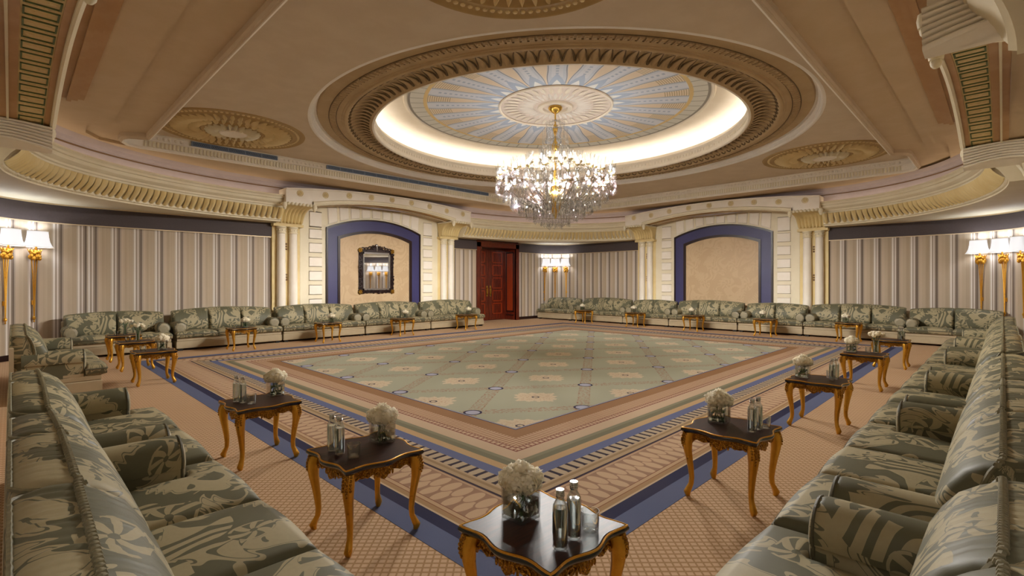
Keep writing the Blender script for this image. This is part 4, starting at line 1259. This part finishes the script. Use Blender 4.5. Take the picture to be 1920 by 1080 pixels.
def tumbler(x, y, label):
    o = link('glass_tumbler', TUM, None, (x, y, TH)); tag(o, label, 'glass', 'glass tumblers on the side tables')
def rsq(h, r, z, n=5):
    pts = []
    for s_, (sx, sy) in enumerate(((1, 1), (-1, 1), (-1, -1), (1, -1))):
        for k in range(n):
            a = PI/2*s_+PI/2*k/(n-1); pts.append((sx*(h-r)+r*math.cos(a), sy*(h-r)+r*math.sin(a), z))
    return pts
VH = .17
vz = MB().grid([rsq(.066, .012, .0), rsq(.070, .012, .004), rsq(.072, .012, VH-.003), rsq(.070, .012, VH), rsq(.066, .009, VH-.002), rsq(.065, .009, .02)], cv=True); vz.cap(rsq(.066, .012, 0), True); vz.cap(rsq(.065, .009, .02))
VASE = vz.mesh('glass', angle=30); VASE.materials.append(MATS['glass'])
vw = MB().grid([rsq(.0648, .009, .0205), rsq(.0648, .009, .095)], cv=True); vw.cap(rsq(.0648, .009, .0205), True); vw.cap(rsq(.0648, .009, .095)); VWATER = vw.mesh('water', angle=30); VWATER.materials.append(MATS['water'])
TV = MB().lathe([(0, 0), (.040, 0), (.042, .004), (.036, .10), (.044, .215), (.041, .215), (.033, .10), (.037, .02), (0, .018)], 24).mesh('glass'); TV.materials.append(MATS['glass'])
TVW = MB().lathe([(0, .0185), (.0365, .0205), (.0325, .10), (.034, .12), (0, .12)], 20).mesh('water'); TVW.materials.append(MATS['water'])
def head_mesh(seed, r):
    rr = random.Random(seed); mb = MB(); n = 130
    mb.ball((0, 0, 0), r*.72, 8, 6)
    for i in range(n):
        z = 1-2*(i+.5)/n; a = i*2.39996; s_ = math.sqrt(1-z*z)
        nv = Vector((s_*math.cos(a), s_*math.sin(a), z)); nv = (nv+Vector((rr.uniform(-.15, .15),)*3)).normalized()
        t = nv.cross(Vector((rr.uniform(-1, 1), rr.uniform(-1, 1), rr.uniform(-1, 1)))).normalized(); b = nv.cross(t)
        c = nv*r*rr.uniform(.78, 1.0); w_ = r*rr.uniform(.20, .30); l = r*rr.uniform(.28, .42)
        tilt = nv*rr.uniform(.05, .22)*r
        mb.grid([[c-t*w_-nv*.1*r, c-b*l*.5+tilt*.3], [c+b*l*.5+tilt, c+t*w_-nv*.02*r]])
    me = mb.mesh('flower_head', angle=80); me.materials.append(MATS['petal']); return me
HEADS = [head_mesh(k, .055) for k in range(3)]
SMALL = [head_mesh(k+9, .034) for k in range(2)]
def blade(seed, span, h0, h1):
    rr = random.Random(seed); mb = MB(); pts = []
    a0 = rr.uniform(0, 6.28); n = 12
    for k in range(n):
        f = k/(n-1); a = a0+f*rr.uniform(1.6, 2.6); r_ = span*(.55+.42*math.sin(f*PI))
        z = h0+(h1-h0)*(.5+.5*math.sin(f*4+a0)); wd = .010*math.sin(PI*(.06+.88*f))
        x, y = r_*math.cos(a), r_*math.sin(a); x = max(-.058, min(.058, x)); y = max(-.058, min(.058, y))
        pts.append([(x, y, z-wd), (x*.96, y*.96, z), (x, y, z+wd)])
    mb.grid(pts); me = mb.mesh('leaf_blade', angle=80); me.materials.append(MATS['leaf']); return me
BLADES = [blade(k+3, .06, .03, .10) for k in range(6)]
STEMS = MB()
for k in range(9):
    a = k*.7; STEMS.tube([(.035*math.cos(a), .035*math.sin(a), .024), (.02*math.cos(a+1), .02*math.sin(a+1), .10), (.03*math.cos(a+.4), .03*math.sin(a+.4), .17)], .003, 5)
STEMS = STEMS.mesh('stems'); STEMS.materials.append(MATS['stem'])
TSTEMS = MB()
for k in range(9):
    a = k*.7; TSTEMS.tube([(.02*math.cos(a+2), .02*math.sin(a+2), .024), (.012*math.cos(a), .012*math.sin(a), .13), (.03*math.cos(a), .03*math.sin(a), .22), (.06*math.cos(a), .06*math.sin(a), .28)], .003, 5)
TSTEMS = TSTEMS.mesh('stems'); TSTEMS.materials.append(MATS['stem'])
def square_vase(x, y, where, full=True, seed=0, sc=1.0):
    v = empty('square_vase', (x, y, TH)); tag(v, 'square clear glass vase %s' % where, 'vase', 'glass vases on the side tables')
    link('glass', VASE, v); link('water', VWATER, v)
    b = empty('flower_bouquet', (x, y, TH+.0005), seed*1.3); tag(b, 'dome of white flowers in square vase %s' % where, 'flowers', 'white bouquets on the side tables')
    link('stems', STEMS, b)
    for k in range(6 if full else 3): 
        o = link('leaf_blade', BLADES[(k+seed) % 6], b)
    pos = [(0, 0, .225)]+[(.058*math.cos(k*PI/3), .058*math.sin(k*PI/3), .19) for k in range(6)]
    for k, p in enumerate(pos):
        o = link('flower_head', HEADS[(k+seed) % 3], b, p, k*1.1)
def tall_vase(x, y, where, seed=0):
    v = empty('tall_vase', (x, y, TH)); tag(v, 'tall slim clear glass vase %s' % where, 'vase', 'glass vases on the side tables')
    link('glass', TV, v); link('water', TVW, v)
    b = empty('flower_bouquet', (x, y, TH+.0005), seed); tag(b, 'loose white bouquet in tall vase %s' % where, 'flowers', 'white bouquets on the side tables')
    link('stems', TSTEMS, b)
    for k in range(9):
        a = k*2.4; r_ = .03+.011*k
        link('flower_head', SMALL[k % 2], b, (r_*math.cos(a), r_*math.sin(a), .335-.0045*k), k)
    lf = MB(); rr = random.Random(seed+4)
    for k in range(14):
        a = k*2.1; r_ = rr.uniform(.02, .07); z = rr.uniform(.21, .29)
        c = Vector((r_*math.cos(a), r_*math.sin(a), z)); d = Vector((math.cos(a), math.sin(a), .3)).normalized(); t = Vector((-math.sin(a), math.cos(a), 0))
        lf.grid([[c-t*.002, c+t*.002], [c+d*.02-t*.012, c+d*.02+t*.012], [c+d*.05-t*.001, c+d*.05+t*.001]])
    link('leaves', lf, b, material='leaf')
TB = {}
gn, gf = 'gilt side tables in the near rows', 'gilt side tables in the far rows'
NEAR = [('c', 1.78, 1.55, 'at bottom centre'), ('l1', 1.72, 3.13, 'second in the left row'), ('l2', 1.71, 5.15, 'third in the left row'),
        ('l3', 1.71, 10.27, 'fourth in the left row'), ('l4', 1.73, 12.15, 'fifth in the left row'), ('l5', 1.74, 13.72, 'last in the left row'),
        ('r1', 4.05, 1.54, 'nearest in the right row'), ('r2', 6.78, 1.56, 'second in the right row'), ('r3', 9.78, 1.60, 'third in the right row'), ('r4', 12.5, 1.60, 'last in the right row')]
FAR = [('f1', 4.13, 13.80, 'leftmost along the far-left wall'), ('f2', 6.42, 13.80, 'left of the mirror'), ('f3', 8.90, 13.78, 'below the wall mirror'), ('f4', 11.6, 13.80, 'beside the red door'),
       ('g1', 16.85, 12.45, 'nearest the far corner'), ('g2', 16.85, 10.02, 'second from the far corner'), ('g3', 16.88, 7.73, 'below the bare fabric panel'), ('g4', 16.88, 5.37, 'right of the bare panel'), ('g5', 16.95, 3.15, 'rightmost along the far-right wall')]
for k, x, y, d in NEAR:
    side_table(x, y, 'gilt side table with dark serpentine top, %s' % d, gn); TB[k] = (x, y, 'on the table '+d)
for k, x, y, d in FAR:
    side_table(x, y, 'small gilt side table with dark top, %s' % d, gf); TB[k] = (x, y, 'on the table '+d)
def setp(k, vase=None, tall=None, bottles=(), glass=None, full=True, seed=0, lab=None):
    x, y, d = TB[k]
    if vase: square_vase(x+vase[0], y+vase[1], d, full, seed)
    if tall: tall_vase(x+tall[0], y+tall[1], d, seed)
    for i, b in enumerate(bottles):
        bottle(x+b[0], y+b[1], 'water bottle %s, %s' % (d, ('further from the tumbler', 'next to the tumbler')[i]), lab if i == 0 else None)
    if glass: tumbler(x+glass[0], y+glass[1], 'clear glass tumbler %s' % d)
setp('c', (-.02, .13), bottles=((-.11, -.19), (.0, -.18)), glass=(.115, -.185), seed=1, lab=1.2)
setp('l1', (.17, .06), bottles=((-.18, .12), (-.17, .03)), glass=(-.13, -.09), seed=2)
setp('l2', (.19, .13), bottles=((-.18, .10), (-.15, .02)), glass=(-.10, -.07), seed=3)
setp('l3', (.12, .02), glass=(-.15, .0), full=False, seed=4)
setp('l4', tall=(.02, -.12), glass=(-.12, .0), seed=5)
setp('l5', tall=(.03, .0), glass=(-.12, .05), seed=6)
setp('r1', (.05, .12), bottles=((-.04, -.17), (.06, -.18)), glass=(.15, -.20), seed=7)
setp('r2', (.0, .17), bottles=((.03, -.13), (.12, -.15)), glass=(.18, -.08), seed=8)
setp('r3', (-.02, .17), tall=(.14, -.13), glass=(.18, -.02), seed=9)
setp('r4', bottles=((.08, -.12), (.15, -.16)), glass=(.02, -.18), seed=10)
for i, k in enumerate(('f1', 'f2', 'f3', 'f4')): setp(k, (.10, .0), glass=(-.12, .04), full=False, seed=11+i)
for i, k in enumerate(('g1', 'g2', 'g3', 'g4', 'g5')): setp(k, (-.02, .06), glass=(.02, -.13), full=False, seed=15+i)

# ------------------------------------------------------------------ chandelier
def chandelier():
    root = empty('chandelier', (CX, CY, ZT+.895)); tag(root, 'large crystal chandelier with glass shades and gilt stem under the dome', 'chandelier')
    Z = -(ZT+.895)
    def L(name, mb, m_, par=root): return link(name, mb, par, (0, 0, Z) if par is root else None, material=m_)
    L('canopy', MB().lathe([(.001, 5.89), (.16, 5.89), (.17, 5.86), (.15, 5.82), (.10, 5.78), (.04, 5.74), (.001, 5.74)], 24), 'chrome_gold')
    L('stem', MB().lathe([(.02, 5.76), (.018, 5.50), (.05, 5.44), (.065, 5.36), (.04, 5.28), (.02, 5.22), (.03, 5.08), (.085, 5.0), (.095, 4.92), (.05, 4.84), (.02, 4.78), (.025, 4.4), (.045, 4.3), (.05, 4.0)], 20), 'chrome_gold')
    L('bowl', MB().lathe([(.05, 4.02), (.13, 3.98), (.165, 3.88), (.175, 3.74), (.15, 3.58), (.10, 3.42), (.05, 3.32), (.02, 3.24), (.001, 3.22)], 24), 'chrome_gold')
    tiers = [(24, 1.36, 4.22, 0.0, 3.62), (18, 1.02, 4.36, .1, 3.72), (12, .66, 4.52, .2, 3.85), (6, .34, 4.62, .3, 3.95)]
    cup = MB().lathe([(.01, -.06), (.02, -.04), (.055, -.02), (.065, 0), (.04, .005), (.0, .01)], 12).mesh('cup'); cup.materials.append(MATS['pale_gold'])
    sh = MB().lathe([(.036, .0), (.050, .03), (.058, .09), (.056, .15), (.062, .20), (.075, .235)], 14).mesh('glass_shade'); sh.materials.append(MATS['shade_glass'])
    bu = MB().lathe([(.001, .02), (.014, .03), (.020, .07), (.014, .115), (.001, .135)], 8).mesh('bulb'); bu.materials.append(MATS['bulb'])
    rr = random.Random(3)
    dr = MB()
    def drop(x, y, z, s_=1.0, n=6):
        dr.lathe([(.001, 0), (.010*s_, -.012*s_), (.016*s_, -.045*s_), (.011*s_, -.062*s_), (.001, -.072*s_)], n, (x, y, z))
    def chain(p, q, sag, n):
        for k in range(n+1):
            f = k/n; c = Vector(p).lerp(Vector(q), f); c.z -= sag*4*f*(1-f)
            dr.ball(c, .0125, 5, 3)
    for (n, R, zc, ph, zi) in tiers:
        arm = MB()
        pth = []
        for k in range(15):
            f = k/14; r_ = .10+(R-.10)*f; z = zi+(zc-.07-zi)*(f**2.2) - .16*math.sin(PI*f)
            pth.append((r_, 0, z))
        arm.tube(pth, .011, 6)
        am = arm.mesh('arm'); am.materials.append(MATS['arm_glass'])
        for i in range(n):
            a = ph+2*PI*i/n
            o = link('arm', am, root, (0, 0, Z), a)
            link('cup', cup, o, (R, 0, zc)); s__ = link('glass_shade', sh, o, (R, 0, zc+.01)); link('bulb', bu, o, (R, 0, zc+.01))
            x, y = R*math.cos(a), R*math.sin(a)
            for k in range(6):
                b = a+k*PI/3; drop(x+.062*math.cos(b), y+.062*math.sin(b), zc-.02, 1.25)
            # drops along the arm
            for k in range(3, 14, 1):
                px, _, pz = pth[k]
                ln = rr.uniform(.04, .12)
                jx, jy = px*math.cos(a)+rr.uniform(-.03, .03), px*math.sin(a)+rr.uniform(-.03, .03)
                chain((jx, jy, pz), (jx, jy, pz-ln), 0, int(ln/.03)); drop(jx, jy, pz-ln, 1.3)
            a2 = ph+2*PI*(i+1)/n
            chain((x, y, zc-.03), (R*math.cos(a2), R*math.sin(a2), zc-.03), .10, max(5, int(R*2*PI/n/.035)))
    # hanging rings of pendants below
    for (R, z, n) in ((1.42, 4.02, 96), (1.24, 3.82, 80), (1.06, 3.66, 72), (.88, 3.54, 60), (.70, 3.44, 48), (.52, 3.34, 40), (.34, 3.26, 28), (.18, 3.20, 16)):
        for i in range(n):
            a = 2*PI*i/n; zz = z+rr.uniform(-.04, .04); x, y = R*math.cos(a), R*math.sin(a)
            chain((x, y, zz), (x, y, zz-.08), 0, 3); drop(x, y, zz-.08, 1.6)
            if R > .3: chain((x, y, zz), (x*.93, y*.93, zz+.14), .0, 5)
    # small crown of crystals up the stem
    for (R, z, n, ln) in ((.22, 5.52, 16, .30), (.30, 5.36, 22, .26), (.16, 5.12, 12, .12), (.34, 4.95, 22, .14)):
        for i in range(n):
            a = 2*PI*i/n
            chain((.03*math.cos(a), .03*math.sin(a), z+.06), (R*math.cos(a), R*math.sin(a), z), .03, 7)
            chain((R*math.cos(a), R*math.sin(a), z), (R*math.cos(a), R*math.sin(a), z-ln), 0, int(ln/.035)); drop(R*math.cos(a), R*math.sin(a), z-ln, 1.4)
    o = L('crystal_drops', dr.mesh('crystal_drops', angle=25), 'crystal'); stuff(o)
    # light of the bulbs: the basket of crystals and cups below dims them straight down, the ring of shades lets them spread sideways
    for (n, R, z) in ((12, 1.36, 4.31),):
        for i in range(n):
            ld = bpy.data.lights.new('bulb_light', 'POINT'); ld.color = (1.0, .95, .89); ld.shadow_soft_size = .03
            ld.energy = CHANDELIER_W/12
            ld.use_nodes = True; g = G(ld.node_tree); em = ld.node_tree.nodes['Emission']
            inc = V(g, g.new('ShaderNodeNewGeometry').outputs['Incoming']); c = g.sep(inc)[2]*-1.0
            f = g.m('DIVIDE', .95, g.m('POWER', g.max(c, .38), 2.2))
            f = f*g.step(c, -.15, .50) + CHANDELIER_UP
            g.put(em.inputs['Strength'], f)
            lo = bpy.data.objects.new('bulb_light', ld); C.objects.link(lo); lo.parent = root
            a = 2*PI*i/n; lo.location = (R*math.cos(a), R*math.sin(a), Z+z)
chandelier()
